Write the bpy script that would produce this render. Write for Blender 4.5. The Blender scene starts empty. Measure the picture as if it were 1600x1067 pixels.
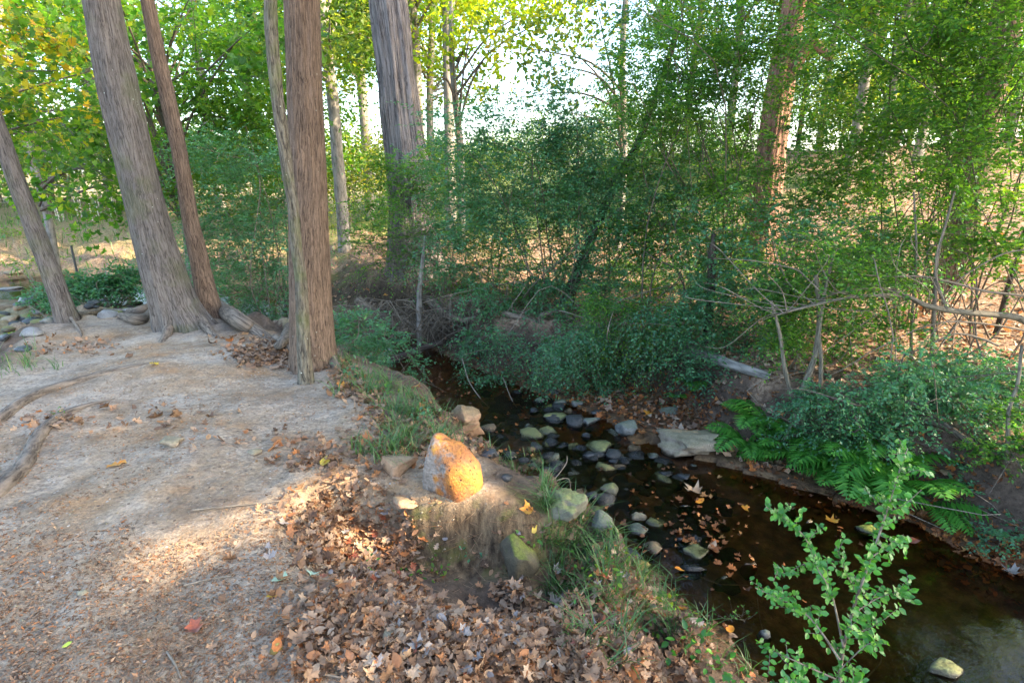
import bpy, math, random
import numpy as np
from mathutils import Vector, Matrix, Euler

scene = bpy.context.scene
COL = scene.collection
rng = np.random.default_rng(7)
R = math.radians

# ---------------------------------------------------------------- camera, world, sun, exposure
EYE = 1.6
PITCH = R(16.5)
cam_d = bpy.data.cameras.new('camera')
cam_d.sensor_width = 36.0
cam_d.lens = 20.0
cam_d.clip_start = 0.05
cam_d.clip_end = 2000
cam = bpy.data.objects.new('camera', cam_d)
COL.objects.link(cam)
cam.location = (0, 0, EYE)
cam.rotation_euler = (math.pi / 2 - PITCH, 0, 0)
scene.camera = cam

SUN = np.array([0.86, -0.20, 0.50]); SUN = SUN / np.linalg.norm(SUN)      # direction towards the sun
elev = math.asin(SUN[2])
world = bpy.data.worlds.new("World"); scene.world = world
world.use_nodes = True
wn = world.node_tree.nodes; wl = world.node_tree.links
bg = wn['Background']
sky = wn.new('ShaderNodeTexSky'); sky.sky_type = 'NISHITA'; sky.sun_disc = False
sky.sun_elevation = elev
sky.sun_rotation = math.atan2(SUN[0], SUN[1])
sky.dust_density = 2.0
sky.air_density = 1.0
wl.new(sky.outputs[0], bg.inputs[0])
bg.inputs[1].default_value = 0.15
sun_d = bpy.data.lights.new('sun', 'SUN'); sun_d.energy = 3.4; sun_d.angle = R(0.6); sun_d.color = (1.0, 0.80, 0.55)
sun_o = bpy.data.objects.new('sun', sun_d); COL.objects.link(sun_o)
sun_o.rotation_euler = Vector(SUN).to_track_quat('Z', 'Y').to_euler()
scene.view_settings.view_transform = 'Standard'
scene.view_settings.look = 'None'
scene.view_settings.gamma = 1.0
scene.view_settings.use_curve_mapping = False
scene.view_settings.exposure = 3.0
scene.render.engine = 'CYCLES'
cy = scene.cycles
cy.max_bounces = 7; cy.diffuse_bounces = 4; cy.glossy_bounces = 2; cy.transmission_bounces = 4
cy.transparent_max_bounces = 12
cy.sample_clamp_indirect = 6.0
cy.use_denoising = True

# ---------------------------------------------------------------- small maths
F = 889.0
CP, SP = math.cos(PITCH), math.sin(PITCH)
def ray(px, py):
    u = (px - 800) / F; v = (533.5 - py) / F
    return np.array([u, CP + v * SP, -SP + v * CP])
def at_y(px, py, y):                       # point of the sight line lying y metres ahead
    d = ray(px, py); return np.array([0, 0, EYE]) + d * (y / d[1])

def vnoise(p, seed=0):
    p = np.asarray(p, float)
    i = np.floor(p).astype(np.int64); f = p - i; f = f * f * (3 - 2 * f)
    def h(ix, iy, iz):
        n = (ix * 374761393 + iy * 668265263 + iz * 2147483647 + seed * 974634777) & 0x7fffffff
        n = ((n ^ (n >> 13)) * 1274126177) & 0x7fffffff
        n = (n ^ (n >> 16)) & 0xffff
        return n / 32767.5 - 1
    r = 0
    for dx in (0, 1):
        wx = f[:, 0] if dx else 1 - f[:, 0]
        for dy in (0, 1):
            wy = f[:, 1] if dy else 1 - f[:, 1]
            for dz in (0, 1):
                wz = f[:, 2] if dz else 1 - f[:, 2]
                r = r + wx * wy * wz * h(i[:, 0] + dx, i[:, 1] + dy, i[:, 2] + dz)
    return r
def fbm(p, seed=0, oct=4, gain=0.5):
    p = np.asarray(p, float); a = 1; s = 0
    for k in range(oct):
        s = s + a * vnoise(p * 2 ** k, seed + k * 17); a *= gain
    return s
def sst(a, b, x):
    t = np.clip((x - a) / (b - a), 0, 1); return t * t * (3 - 2 * t)
def nrm(v):
    v = np.asarray(v, float); return v / np.maximum(np.linalg.norm(v, axis=-1, keepdims=True), 1e-9)

def seg_dist(x, y, pts, closed=False):
    pts = np.array(pts, float); n = len(pts)
    best = np.full(x.shape, 1e9)
    for k in range(n if closed else n - 1):
        a = pts[k]; b = pts[(k + 1) % n]; d = b - a
        t = np.clip(((x - a[0]) * d[0] + (y - a[1]) * d[1]) / (d @ d), 0, 1)
        best = np.minimum(best, np.hypot(x - a[0] - t * d[0], y - a[1] - t * d[1]))
    return best
def inside(x, y, pts):
    c = np.zeros(x.shape, bool); n = len(pts)
    for k in range(n):
        x1, y1 = pts[k]; x2, y2 = pts[(k + 1) % n]
        if y1 == y2: continue
        c ^= ((y1 > y) != (y2 > y)) & (x < (x2 - x1) * (y - y1) / (y2 - y1) + x1)
    return c

# ---------------------------------------------------------------- the lie of the land
WATER = -1.0
E_N = [(5.6, -4.5), (4.0, -1.5), (2.3, .9), (1.36, 2.38), (.74, 3.6), (-.2, 5.0), (-1.25, 6.7), (-2.6, 8.6), (-4.3, 9.9), (-7, 11.2), (-11, 12.0), (-20, 13.0)]
E_F = [(9, -4.5), (6.2, -1), (4.3, 2.1), (3.5, 3.15), (3.1, 3.85), (2.25, 4.5), (1.55, 5.0), (.9, 5.9), (.1, 6.8), (-.9, 7.9), (-2.2, 9.9), (-3.8, 11.4), (-7, 12.8), (-11, 13.6), (-20, 15)]
PLAT = [(-.28, 3.02), (-.62, 3.45), (-1.22, 4.42), (-1.75, 5.0), (-2.6, 5.75), (-3.3, 6.25), (-4.1, 6.35), (-5.1, 6.5), (-5.15, 6.1), (-4.75, 5.4), (-4.35, 4.7), (-4.15, 4.0), (-4.3, 2), (-5.5, -5), (1.6, -5), (.4, .2), (-.1, 1.1), (-.32, 1.7), (-.62, 2.25), (-.75, 2.55), (-.1, 2.62)]
def G(x, y):
    x = np.asarray(x, float); y = np.asarray(y, float)
    shp = x.shape; x = x.ravel(); y = y.ravel()
    p0 = np.stack([x, y, np.zeros_like(x)], 1)
    wob = fbm(p0 * 1.3, 3, 3) * .09 + fbm(p0 * 5, 4, 2) * .03
    dn = seg_dist(x, y, E_N); df = seg_dist(x, y, E_F)
    wpoly = E_N + E_F[::-1]
    wet = inside(x, y, wpoly)
    far = (df < dn) & ~wet
    dw = np.minimum(dn, df)
    # near land
    dp = seg_dist(x, y, PLAT, True); dp = np.where(inside(x, y, PLAT), 0, np.maximum(dp + wob * .8, 0))
    dww = np.minimum(dn, 1.25)
    a = dp / (dp + dww + 1e-6)
    a = np.clip(a * (1 + (1 - a) * 1.6 * (.35 * fbm(p0 * 2.2, 9, 3) + .18 * fbm(p0 * 7, 10, 2))), 0, 1)
    zn = -0.97 * (a * a * (3 - 2 * a))
    # ridge of soil running down from the boulder, with a hollow full of leaves before it
    t = np.clip((x + .95) / 1.5, 0, 1)
    wall_y = 2.72 - .16 * sst(0, .6, t) + .06 * sst(.6, 1, t)
    south = wall_y - y + fbm(p0 * 6, 21, 3) * .03
    hol = sst(0, .10, south) * (1 - sst(.22, .95, south)) * sst(-1.15, -.75, x) * (1 - sst(.15, .6, x))
    ridge = (1 - sst(0, .28, np.abs(y - (wall_y + .17)))) * sst(-.6, -.3, x) * (1 - sst(.0, .42, x))
    zn = np.maximum(zn, ridge * 0 + np.where(ridge > 0, -.97 + (.97 - .05 - .55 * sst(-.25, .45, x)) * ridge ** .5, -9))
    zn = zn - .30 * hol * (1 - .3 * sst(-.2, .4, x))
    # gentle swell of the path and small ledges where the two long roots lie
    ins = np.where(inside(x, y, PLAT), 1.0, 0.0)
    edge = seg_dist(x, y, PLAT, True)
    zn = zn + ins * (.05 * sst(0, 1.5, edge) + .035 * fbm(p0 * 1.1, 31, 3) * sst(0, .4, edge))
    # flood plain on the left
    flood = sst(.9, 2.2, dp) * (1 - sst(-3.2, -2.4, x)) * (1 - far)
    zn = zn + flood * (.10 * fbm(p0 * .8, 41, 4) - .01)
    # far land
    bw = .06 + 1.15 * np.exp(-(((x - 1.35) ** 2 + (y - 6.1) ** 2) / 1.2)) + .25 * np.exp(-(((x - 2.6) ** 2 + (y - 4.9) ** 2) / .3))
    s = df + wob * .9
    top = -.30 + .34 * sst(1.5, 10, s)
    wid = .50 + 4.5 * sst(-2.6, -5.5, x) * 1.0
    r = sst(0, 1, (s - bw) / wid)
    zf = -.97 + (top + .97) * r ** .8
    zf = zf + (.10 * fbm(p0 * 1.6, 51, 3) + .05 * fbm(p0 * 6, 52, 3)) * (4 * r * (1 - r) + .35 * sst(.3, 1.2, s))
    hill = 2.6 * sst(6, 30, x * .75 + y * .66) * sst(-1, 9, x)
    zf = zf + hill
    zf = zf + .25 * fbm(p0 * .25, 61, 3) * sst(9, 18, y)
    zf = zf + .55 * np.exp(-(((x + 14) / 5.0) ** 2 + ((y - 26) / 2.5) ** 2))
    z = np.where(far, zf, zn)
    bed = WATER - .02 - .15 * sst(0, .55, dw) * (1 - .85 * np.exp(-(((x - .55) ** 2 + (y - 5.0) ** 2) / 2.4))) + .035 * fbm(p0 * 4, 71, 3)
    z = np.where(wet, np.minimum(bed, -.985), z)
    z = z + .006 * fbm(p0 * 14, 81, 3)
    return z.reshape(shp)
class Grid:                                 # the same land sampled once, for quick look-ups
    def __init__(s, x0, x1, y0, y1, d):
        s.x0, s.y0, s.x1, s.y1, s.d = x0, y0, x1, y1, d
        X, Y = np.meshgrid(np.arange(x0, x1 + d, d), np.arange(y0, y1 + d, d)); s.z = G(X, Y)
    def __call__(s, x, y):
        fx = np.clip((x - s.x0) / s.d, 0, s.z.shape[1] - 1.001); fy = np.clip((y - s.y0) / s.d, 0, s.z.shape[0] - 1.001)
        i = fx.astype(int); j = fy.astype(int); u = fx - i; v = fy - j; z = s.z
        return (z[j, i] * (1 - u) + z[j, i + 1] * u) * (1 - v) + (z[j + 1, i] * (1 - u) + z[j + 1, i + 1] * u) * v
NEAR = Grid(-7, 6, .3, 12, .03); WIDE = Grid(-90, 90, -15, 120, .5)
def H_(x, y):
    x = np.asarray(x, float); y = np.asarray(y, float)
    near = (x > -6.95) & (x < 5.95) & (y > .35) & (y < 11.95)
    return np.where(near, NEAR(x, y), WIDE(x, y))
def g1(x, y): return float(H_(np.array([x]), np.array([y]))[0])
def hits(P, water=True):                   # where many sight lines meet the ground
    P = np.asarray(P, float)
    u = (P[:, 0] - 800) / F; v = (533.5 - P[:, 1]) / F
    D = np.stack([u, CP + v * SP, -SP + v * CP], 1)
    ts = .8 * 1.012 ** np.arange(400)
    out = np.zeros(len(P)); 
    for a in range(0, len(P), 4000):
        d = D[a:a + 4000]
        def under(t):
            g = H_(d[:, 0:1] * t, d[:, 1:2] * t)
            if water: g = np.maximum(g, WATER)
            return EYE + d[:, 2:3] * t <= g
        b = under(ts[None, :]); k = np.where(b.any(1), b.argmax(1), 399); t1 = ts[k][:, None]; t0 = t1 / 1.012
        for _ in range(8):
            m = (t0 + t1) / 2; c = under(m); t1 = np.where(c, m, t1); t0 = np.where(c, t0, m)
        out[a:a + 4000] = t1[:, 0]
    q = D * out[:, None]; q[:, 2] += EYE
    return q
def hit(px, py, water=True): return hits([(px, py)], water)[0]

# ---------------------------------------------------------------- meshes and objects
def mesh(name, V, Fc, mat, smooth=False, attrs=None):
    V = np.ascontiguousarray(V, np.float32); Fc = np.ascontiguousarray(Fc, np.int32)
    me = bpy.data.meshes.new(name)
    n, k = Fc.shape
    me.vertices.add(len(V)); me.vertices.foreach_set('co', V.ravel())
    me.loops.add(n * k); me.loops.foreach_set('vertex_index', Fc.ravel())
    me.polygons.add(n); me.polygons.foreach_set('loop_start', np.arange(0, n * k, k, dtype=np.int32))
    if smooth: me.polygons.foreach_set('use_smooth', np.ones(n, bool))
    if mat is not None:
        for m in (mat if isinstance(mat, (list, tuple)) else [mat]): me.materials.append(m)
    for an, (typ, dat) in (attrs or {}).items():
        at = me.attributes.new(an, typ, 'POINT')
        at.data.foreach_set('vector' if typ == 'FLOAT_VECTOR' else 'value', np.ascontiguousarray(dat, np.float32).ravel())
    me.update(calc_edges=True)
    return me
def obj(name, me, parent=None, loc=None):
    o = bpy.data.objects.new(name, me); COL.objects.link(o)
    if parent is not None: o.parent = parent
    if loc is not None: o.location = loc
    return o
def tag(o, label=None, cat=None, group=None, kind=None):
    if label: o['label'] = label
    if cat: o['category'] = cat
    if group: o['group'] = group
    if kind: o['kind'] = kind
    return o
def thing(name, label, cat, loc, group=None):
    o = bpy.data.objects.new(name, None); o.empty_display_size = .1; COL.objects.link(o); o.location = loc
    return tag(o, label, cat, group)
def move(V, loc): return np.asarray(V) - np.asarray(loc)

def smooth_path(pts, n):
    """Catmull-Rom through rows of pts (any width), n samples."""
    P = np.asarray(pts, float)
    if len(P) == 2: 
        t = np.linspace(0, 1, n)[:, None]; return P[0] * (1 - t) + P[1] * t
    Q = np.vstack([2 * P[0] - P[1], P, 2 * P[-1] - P[-2]])
    out = []
    for u in np.linspace(0, len(P) - 1 - 1e-6, n):
        k = int(u); t = u - k; a, b, c, d = Q[k:k + 4]
        out.append(.5 * ((2 * b) + (-a + c) * t + (2 * a - 5 * b + 4 * c - d) * t * t + (-a + 3 * b - 3 * c + d) * t ** 3))
    return np.array(out)
def tube(path, rad, sides=12, seed=0, rough=0.0, rfreq=(6, .8), flare=0, flare_h=.3, lobes=5, closed_end=True):
    """Tapered tube along path (n,3). Returns V, quads, bark coordinates."""
    P = np.asarray(path, float); n = len(P)
    rad = np.broadcast_to(np.asarray(rad, float), (n,)).copy()
    T = nrm(np.gradient(P, axis=0))
    s = np.concatenate([[0], np.cumsum(np.linalg.norm(np.diff(P, axis=0), axis=1))])
    ref = np.array([0, 1., 0]) if abs(T[0][2]) > .5 else np.array([0, 0, 1.])
    A = np.zeros((n, 3)); a = nrm(np.cross(ref, T[0]))
    for i in range(n):
        a = nrm(a - T[i] * (a @ T[i])); A[i] = a
    B = np.cross(T, A)
    th = np.linspace(0, 2 * np.pi, sides, endpoint=False)
    c, sn = np.cos(th), np.sin(th)
    rm = rad[:, None] * np.ones(sides)
    r0 = rad.mean()
    bk = np.stack([np.tile(c * r0, n), np.tile(sn * r0, n), np.repeat(s, sides)], 1)
    if flare:
        lob = .45 + .55 * np.cos(th * lobes + seed) ** 2 + .3 * np.cos(th * 2 + seed * 2.3)
        rm = rm * (1 + flare * np.exp(-s / flare_h)[:, None] * lob[None, :])
    if rough:
        q = bk / r0 if r0 else bk
        nz = fbm(np.stack([q[:, 0] * rfreq[0] * .5, q[:, 1] * rfreq[0] * .5, bk[:, 2] / max(r0, 1e-3) * rfreq[1] * .5], 1), seed, 3)
        nz2 = fbm(np.stack([q[:, 0] * .8, q[:, 1] * .8, bk[:, 2] * 1.3], 1), seed + 5, 2)
        rm = rm + (nz.reshape(n, sides) * rough + nz2.reshape(n, sides) * rad[:, None] * .07)
    V = P[:, None, :] + A[:, None, :] * (rm * c)[:, :, None] + B[:, None, :] * (rm * sn)[:, :, None]
    V = V.reshape(-1, 3)
    i = np.arange(n - 1)[:, None] * sides; j = np.arange(sides)[None, :]; j2 = (j + 1) % sides
    Q = np.stack([i + j, i + j2, i + sides + j2, i + sides + j], -1).reshape(-1, 4)
    return V, Q, bk
def join(parts):
    Vs, Qs, Bs = [], [], []; o = 0
    for p in parts:
        Vs.append(p[0]); Qs.append(p[1] + o); Bs.append(p[2] if len(p) > 2 else np.zeros_like(p[0])); o += len(p[0])
    return np.vstack(Vs), np.vstack(Qs), np.vstack(Bs)
def part_mesh(name, parts, mat, parent, origin=(0, 0, 0), smooth=True):
    V, Q, B = join(parts)
    me = mesh(name, move(V, origin), Q, mat, smooth, {'bk': ('FLOAT_VECTOR', B)})
    return obj(name, me, parent)

# twigs (many at once): returns arrays of points along each
def thin_tubes(S, T, L, droop, r0, segs=2):
    """n curved 3-sided twigs in one go."""
    n = len(S); t = np.linspace(0, 1, segs + 1)
    P = S[:, None, :] + T[:, None, :] * (L[:, None] * t)[:, :, None]
    P[:, :, 2] -= droop[:, None] * L[:, None] * t ** 2
    rad = np.asarray(r0)[:, None] * (1 - .75 * t) if np.ndim(r0) else r0 * (1 - .75 * t)[None, :] * np.ones((n, 1))
    a = nrm(np.cross(T, [0.12, .2, 1.0])); b = np.cross(T, a)
    V = np.zeros((n, segs + 1, 3, 3))
    for k in range(3):
        an = k * 2.0944
        V[:, :, k, :] = P + (a[:, None, :] * math.cos(an) + b[:, None, :] * math.sin(an)) * rad[:, :, None]
    base = (np.arange(n) * (segs + 1) * 3)[:, None, None]
    i = (np.arange(segs) * 3)[None, :, None]; j = np.arange(3)[None, None, :]; j2 = (j + 1) % 3
    Q = np.stack([base + i + j, base + i + j2, base + i + 3 + j2, base + i + 3 + j], -1).reshape(-1, 4)
    V = V.reshape(-1, 3)
    return V, Q, np.zeros_like(V)

def kites(P, D, N, L, W, fold=.18, pos=.45):
    """leaf blades, two triangles each, folded at the midrib"""
    Sd = nrm(np.cross(D, N)); N = nrm(np.cross(Sd, D))
    L = L[:, None]; W = W[:, None]
    l = P + D * L * pos + Sd * W * .5 + N * W * fold
    r = P + D * L * pos - Sd * W * .5 + N * W * fold
    t = P + D * L - N * L * .08
    V = np.stack([P, r, t, l], 1).reshape(-1, 3)
    b = (np.arange(len(P)) * 4)[:, None]
    T = np.concatenate([b + [0, 1, 2], b + [0, 2, 3]], 1).reshape(-1, 3)
    return V, T
def ovals(P, D, N, L, W, fold=.15):
    """rounder leaf blades, six triangles each"""
    Sd = nrm(np.cross(D, N)); N = nrm(np.cross(Sd, D)); L = L[:, None]; W = W[:, None]
    pt = [(0, 0), (.25, -.42), (.62, -.46), (1, 0), (.62, .46), (.25, .42)]
    rows = [P + D * L * a + Sd * W * b + N * (W * fold * abs(b) * 2 - L * .10 * a * a) for a, b in pt]
    V = np.stack(rows, 1).reshape(-1, 3)
    b = (np.arange(len(P)) * 6)[:, None]
    T = np.concatenate([b + [0, 1, 2], b + [0, 2, 3], b + [0, 3, 4], b + [0, 4, 5]], 1).reshape(-1, 3)
    return V, T
# lobed leaf outlines lying flat: x across, y along, centre fan
def lobed(kind):
    if kind == 'oak':
        o = [(0, 0), (.10, .10), (.26, .22), (.12, .30), (.40, .46), (.17, .52), (.36, .74), (.12, .76), (0, 1), (-.12, .76), (-.34, .70), (-.17, .52), (-.42, .50), (-.12, .30), (-.24, .18), (-.1, .1)]
    elif kind == 'maple':
        o = [(0, 0), (.22, .02), (.18, .16), (.48, .22), (.40, .34), (.55, .56), (.30, .52), (.18, .62), (.12, .58), (0, 1), (-.12, .58), (-.2, .64), (-.30, .5), (-.52, .6), (-.42, .36), (-.5, .2), (-.18, .16), (-.2, 0)]
    elif kind == 'star':
        o = [(0, 0), (.35, .25), (.22, .55), (0, 1), (-.2, .6), (-.4, .3)]
    else:
        o = [(0, 0), (.2, .2), (.27, .45), (.18, .75), (0, 1), (-.18, .78), (-.27, .5), (-.2, .2)]
    return np.array([(0, .45)] + o)
def leaf_template(kind, curl=.3, seed=0):
    o = lobed(kind); r = np.random.default_rng(seed)
    x, y = o[:, 0], o[:, 1] - .5
    z = curl * (x ** 2 * 1.6 + y ** 2 * .8) + r.uniform(-.05, .05, len(o)) * (1 + curl) + .12 * curl * np.sin(y * 5 + seed)
    V = np.stack([x, y, z - z.min()], 1); m = len(o) - 1
    T = np.array([(0, 1 + k, 1 + (k + 1) % m) for k in range(m)])
    return V, T
def scatter_template(V, T, P, yaw, tilt, tdir, S):
    """copies of a template: yaw about z, then tilt about a horizontal axis"""
    n = len(P); c, s = np.cos(yaw), np.sin(yaw); Z = np.zeros(n); O = np.ones(n)
    Rz = np.stack([np.stack([c, -s, Z], 1), np.stack([s, c, Z], 1), np.stack([Z, Z, O], 1)], 1)
    k = np.stack([np.cos(tdir), np.sin(tdir), Z], 1); ct, st = np.cos(tilt), np.sin(tilt)
    K = np.zeros((n, 3, 3)); K[:, 0, 2] = k[:, 1]; K[:, 1, 2] = -k[:, 0]; K[:, 2, 0] = -k[:, 1]; K[:, 2, 1] = k[:, 0]
    Rt = ct[:, None, None] * np.eye(3) + st[:, None, None] * K + (1 - ct)[:, None, None] * np.einsum('ni,nj->nij', k, k)
    M = np.einsum('nij,njk->nik', Rt, Rz)
    W = np.einsum('nij,mj->nmi', M, V) * np.asarray(S)[:, None, None] + P[:, None, :]
    m = len(V)
    Tt = (T[None] + (np.arange(n) * m)[:, None, None]).reshape(-1, 3)
    return W.reshape(-1, 3), Tt
# ---------------------------------------------------------------- materials
class NT:
    def __init__(s, name):
        s.m = bpy.data.materials.new(name); s.m.use_nodes = True
        s.t = s.m.node_tree; s.n = s.t.nodes; s.n.clear()
        s.out = s.n.new('ShaderNodeOutputMaterial')
    def N(s, typ, **kw):
        nd = s.n.new('ShaderNode' + typ)
        for k, v in kw.items():
            if k.startswith('i_'):
                key = k[2:]; key = int(key) if key.isdigit() else key.replace('_', ' ')
                s.set(nd.inputs[key], v)
            else: setattr(nd, k, v)
        return nd
    def set(s, inp, v):
        if hasattr(v, 'is_output') or isinstance(v, bpy.types.NodeSocket): s.t.links.new(v, inp)
        elif isinstance(v, (tuple, list)) and inp.type == 'RGBA': inp.default_value = (*v[:3], 1)
        else: inp.default_value = v
    def ramp(s, fac, stops, interp='LINEAR'):
        r = s.n.new('ShaderNodeValToRGB'); s.set(r.inputs[0], fac); e = r.color_ramp; e.interpolation = interp
        while len(e.elements) < len(stops): e.elements.new(.5)
        for el, (p, c) in zip(e.elements, stops):
            el.position = p; el.color = (*c, 1) if isinstance(c, tuple) else (c, c, c, 1)
        return r.outputs[0]
    def mix(s, f, a, b, mode='MIX'):
        x = s.n.new('ShaderNodeMix'); x.data_type = 'RGBA'; x.blend_type = mode
        s.set(x.inputs[0], f); s.set(x.inputs[6], a); s.set(x.inputs[7], b); return x.outputs[2]
    def noise(s, vec, scale, detail=4, rough=.55, dist=0):
        x = s.n.new('ShaderNodeTexNoise'); s.set(x.inputs['Scale'], scale); s.set(x.inputs['Detail'], detail); s.set(x.inputs['Roughness'], rough); s.set(x.inputs['Distortion'], dist)
        if vec is not None: s.t.links.new(vec, x.inputs['Vector'])
        return x.outputs[0]
    def vor(s, vec, scale, feature='F1', out=0):
        x = s.n.new('ShaderNodeTexVoronoi'); x.feature = feature; s.set(x.inputs['Scale'], scale)
        if vec is not None: s.t.links.new(vec, x.inputs['Vector'])
        return x.outputs[out]
    def map(s, vec, scale):
        x = s.n.new('ShaderNodeMapping'); x.inputs['Scale'].default_value = scale; s.t.links.new(vec, x.inputs[0]); return x.outputs[0]
    def math(s, op, a, b=0.0):
        x = s.n.new('ShaderNodeMath'); x.operation = op; s.set(x.inputs[0], a); s.set(x.inputs[1], b); return x.outputs[0]
    def attr(s, name, vec=False):
        x = s.n.new('ShaderNodeAttribute'); x.attribute_name = name; return x.outputs['Vector' if vec else 'Fac']
    def bump(s, h, strength=.5, dist=.02, nrm=None):
        x = s.n.new('ShaderNodeBump'); s.set(x.inputs['Strength'], strength); s.set(x.inputs['Distance'], dist); s.t.links.new(h, x.inputs['Height'])
        if nrm is not None: s.t.links.new(nrm, x.inputs['Normal'])
        return x.outputs[0]
    def bsdf(s, col, rough=.8, spec=.3, normal=None, **kw):
        x = s.n.new('ShaderNodeBsdfPrincipled'); s.set(x.inputs['Base Color'], col); s.set(x.inputs['Roughness'], rough)
        s.set(x.inputs['Specular IOR Level'], spec)
        if normal is not None: s.t.links.new(normal, x.inputs['Normal'])
        for k, v in kw.items(): s.set(x.inputs[k.replace('_', ' ')], v)
        return x
    def done(s, sh):
        s.t.links.new(sh.outputs[0] if hasattr(sh, 'outputs') else sh, s.out.inputs[0]); return s.m
def pos(t): return t.N('NewGeometry').outputs['Position']
def objc(t): return t.N('TexCoord').outputs['Object']

def leaf_material(name, stops, transl=.45, gloss=.35, rough=.42, clump=1.2):
    t = NT(name)
    isl = t.N('NewGeometry').outputs['Random Per Island']
    oi = t.N('ObjectInfo').outputs['Random']
    p = pos(t)
    n = t.noise(p, clump, 2)
    f = t.math('ADD', t.math('MULTIPLY', isl, .62), t.math('MULTIPLY', t.math('SUBTRACT', n, .25), .75))
    col = t.ramp(f, stops)
    d = t.bsdf(col, rough, gloss)
    tr = t.N('BsdfTranslucent'); t.set(tr.inputs[0], t.mix(1.0, col, (1.0, 1.0, .35), 'MULTIPLY'))
    # brighten what comes through the blade a little, as thin leaves do
    t.set(tr.inputs[0], t.mix(1.0, col, (2.0, 2.1, .7), 'MULTIPLY'))
    m = t.N('MixShader'); t.set(m.inputs[0], transl); t.t.links.new(d.outputs[0], m.inputs[1]); t.t.links.new(tr.outputs[0], m.inputs[2])
    return t.done(m)
M = {}
M['privet'] = leaf_material('privet_leaf', [(.0, (0.0156, 0.0566, 0.0154)), (.3, (0.0390, 0.1236, 0.0238)), (.6, (0.0845, 0.2060, 0.0280)), (.85, (0.1690, 0.2884, 0.0280)), (1, (0.3640, 0.3296, 0.0210))], .45, .4, .42)
M['teal'] = leaf_material('shade_tint_privet_leaf', [(.0, (0.0275, 0.0945, 0.0522)), (.4, (0.0516, 0.1628, 0.0783)), (.75, (0.0803, 0.2205, 0.0887)), (1, (0.1148, 0.2520, 0.0626))], .35, .5, .42)  # privet again, the blue-green of skylit shade put into its colour
M['bright'] = leaf_material('bright_green_leaf', [(.0, (.03, .09, .018)), (.4, (.06, .16, .025)), (.7, (.12, .22, .025)), (1, (.30, .30, .03))], .55, .4)  # green leaf tones running to yellow
M['yellow'] = leaf_material('autumn_leaf', [(.0, (0.0576, 0.1372, 0.0200)), (.35, (0.1584, 0.2450, 0.0200)), (.7, (0.3024, 0.3136, 0.0200)), (1, (0.3600, 0.2156, 0.0200))], .6, .3)
M['maple'] = leaf_material('maple_leaf', [(.0, (.03, .09, .015)), (.4, (.06, .15, .02)), (.58, (.14, .22, .02)), (.75, (.36, .30, .02)), (1, (.5, .16, .02))], .55, .35, clump=.9)
M['far'] = leaf_material('far_leaf', [(.0, (.03, .07, .02)), (.4, (.07, .13, .03)), (.7, (.16, .20, .035)), (1, (.34, .28, .04))], .5, .3, clump=.35)
M['sapling'] = leaf_material('sapling_leaf', [(.0, (0.0214, 0.0907, 0.0196)), (.4, (0.0428, 0.1701, 0.0280)), (.75, (0.0833, 0.2495, 0.0280)), (1, (0.2380, 0.4082, 0.0350))], .35, .55, .4, clump=5)
M['fern'] = leaf_material('fern_frond', [(.0, (0.0280, 0.1260, 0.0195)), (.5, (0.0630, 0.2205, 0.0292)), (1, (0.1260, 0.3150, 0.0455))], .35, .3, .5, clump=3)
M['grass'] = leaf_material('grass_blade', [(.0, (.03, .06, .02)), (.4, (.05, .12, .03)), (.75, (.085, .17, .05)), (1, (.28, .23, .11))], .35, .5, clump=2)

def litter_material(name, stops, clump=2.0):
    t = NT(name)
    g = t.N('NewGeometry'); isl = g.outputs['Random Per Island']; oi = t.N('ObjectInfo').outputs['Random']
    f = t.math('FRACT', t.math('ADD', isl, oi))
    n = t.noise(pos(t), clump, 2)
    f = t.math('ADD', t.math('MULTIPLY', f, .8), t.math('MULTIPLY', t.math('SUBTRACT', n, .3), .5))
    col = t.ramp(f, stops)
    v = t.noise(pos(t), 90, 3)
    col = t.mix(.45, col, t.ramp(v, [(.3, .35), (.7, 1.0)]), 'MULTIPLY')
    d = t.bsdf(col, .6, .35, t.bump(v, .4, .004))
    tr = t.N('BsdfTranslucent'); t.set(tr.inputs[0], t.mix(1., col, (1.4, 1.0, .6), 'MULTIPLY'))
    m = t.N('MixShader'); t.set(m.inputs[0], .2); t.t.links.new(d.outputs[0], m.inputs[1]); t.t.links.new(tr.outputs[0], m.inputs[2])
    return t.done(m)
M['litter'] = litter_material('dry_leaf', [(.0, (0.0524, 0.0315, 0.0181)), (.2, (0.1571, 0.0886, 0.0497)), (.42, (0.2829, 0.1723, 0.0993)), (.62, (0.4190, 0.2855, 0.1806)), (.8, (0.3352, 0.1673, 0.0767)), (.94, (0.4400, 0.1575, 0.0451)), (1, (0.4819, 0.3938, 0.2889))])
M['litter_far'] = litter_material('woodland_litter', [(.0, (.12, .07, .045)), (.4, (.33, .21, .14)), (.7, (.46, .34, .24)), (.9, (.48, .20, .08)), (1, (.55, .45, .3))], .6)
M['litter_wet'] = litter_material('wet_leaf', [(.0, (0.0550, 0.0285, 0.0170)), (.5, (0.2420, 0.0950, 0.0340)), (.75, (0.4400, 0.1425, 0.0340)), (1, (0.5500, 0.3135, 0.1190))])
def flat_leaf(name, c, c2=None):
    t = NT(name); n = t.noise(objc(t), 22, 3)
    return t.done(t.bsdf(t.mix(t.ramp(n, [(.35, 0.), (.65, 1.)]), c, c2 or tuple(x * .6 for x in c)), .5, .4, t.bump(n, .3, .003)))
M['leaf_orange'] = flat_leaf('orange_leaf', (.50, .17, .02), (.42, .20, .02))
M['leaf_rust'] = flat_leaf('rust_leaf', (.30, .07, .025), (.14, .05, .03))
M['leaf_yellow'] = flat_leaf('yellow_leaf', (.50, .33, .03), (.35, .24, .03))
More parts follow.
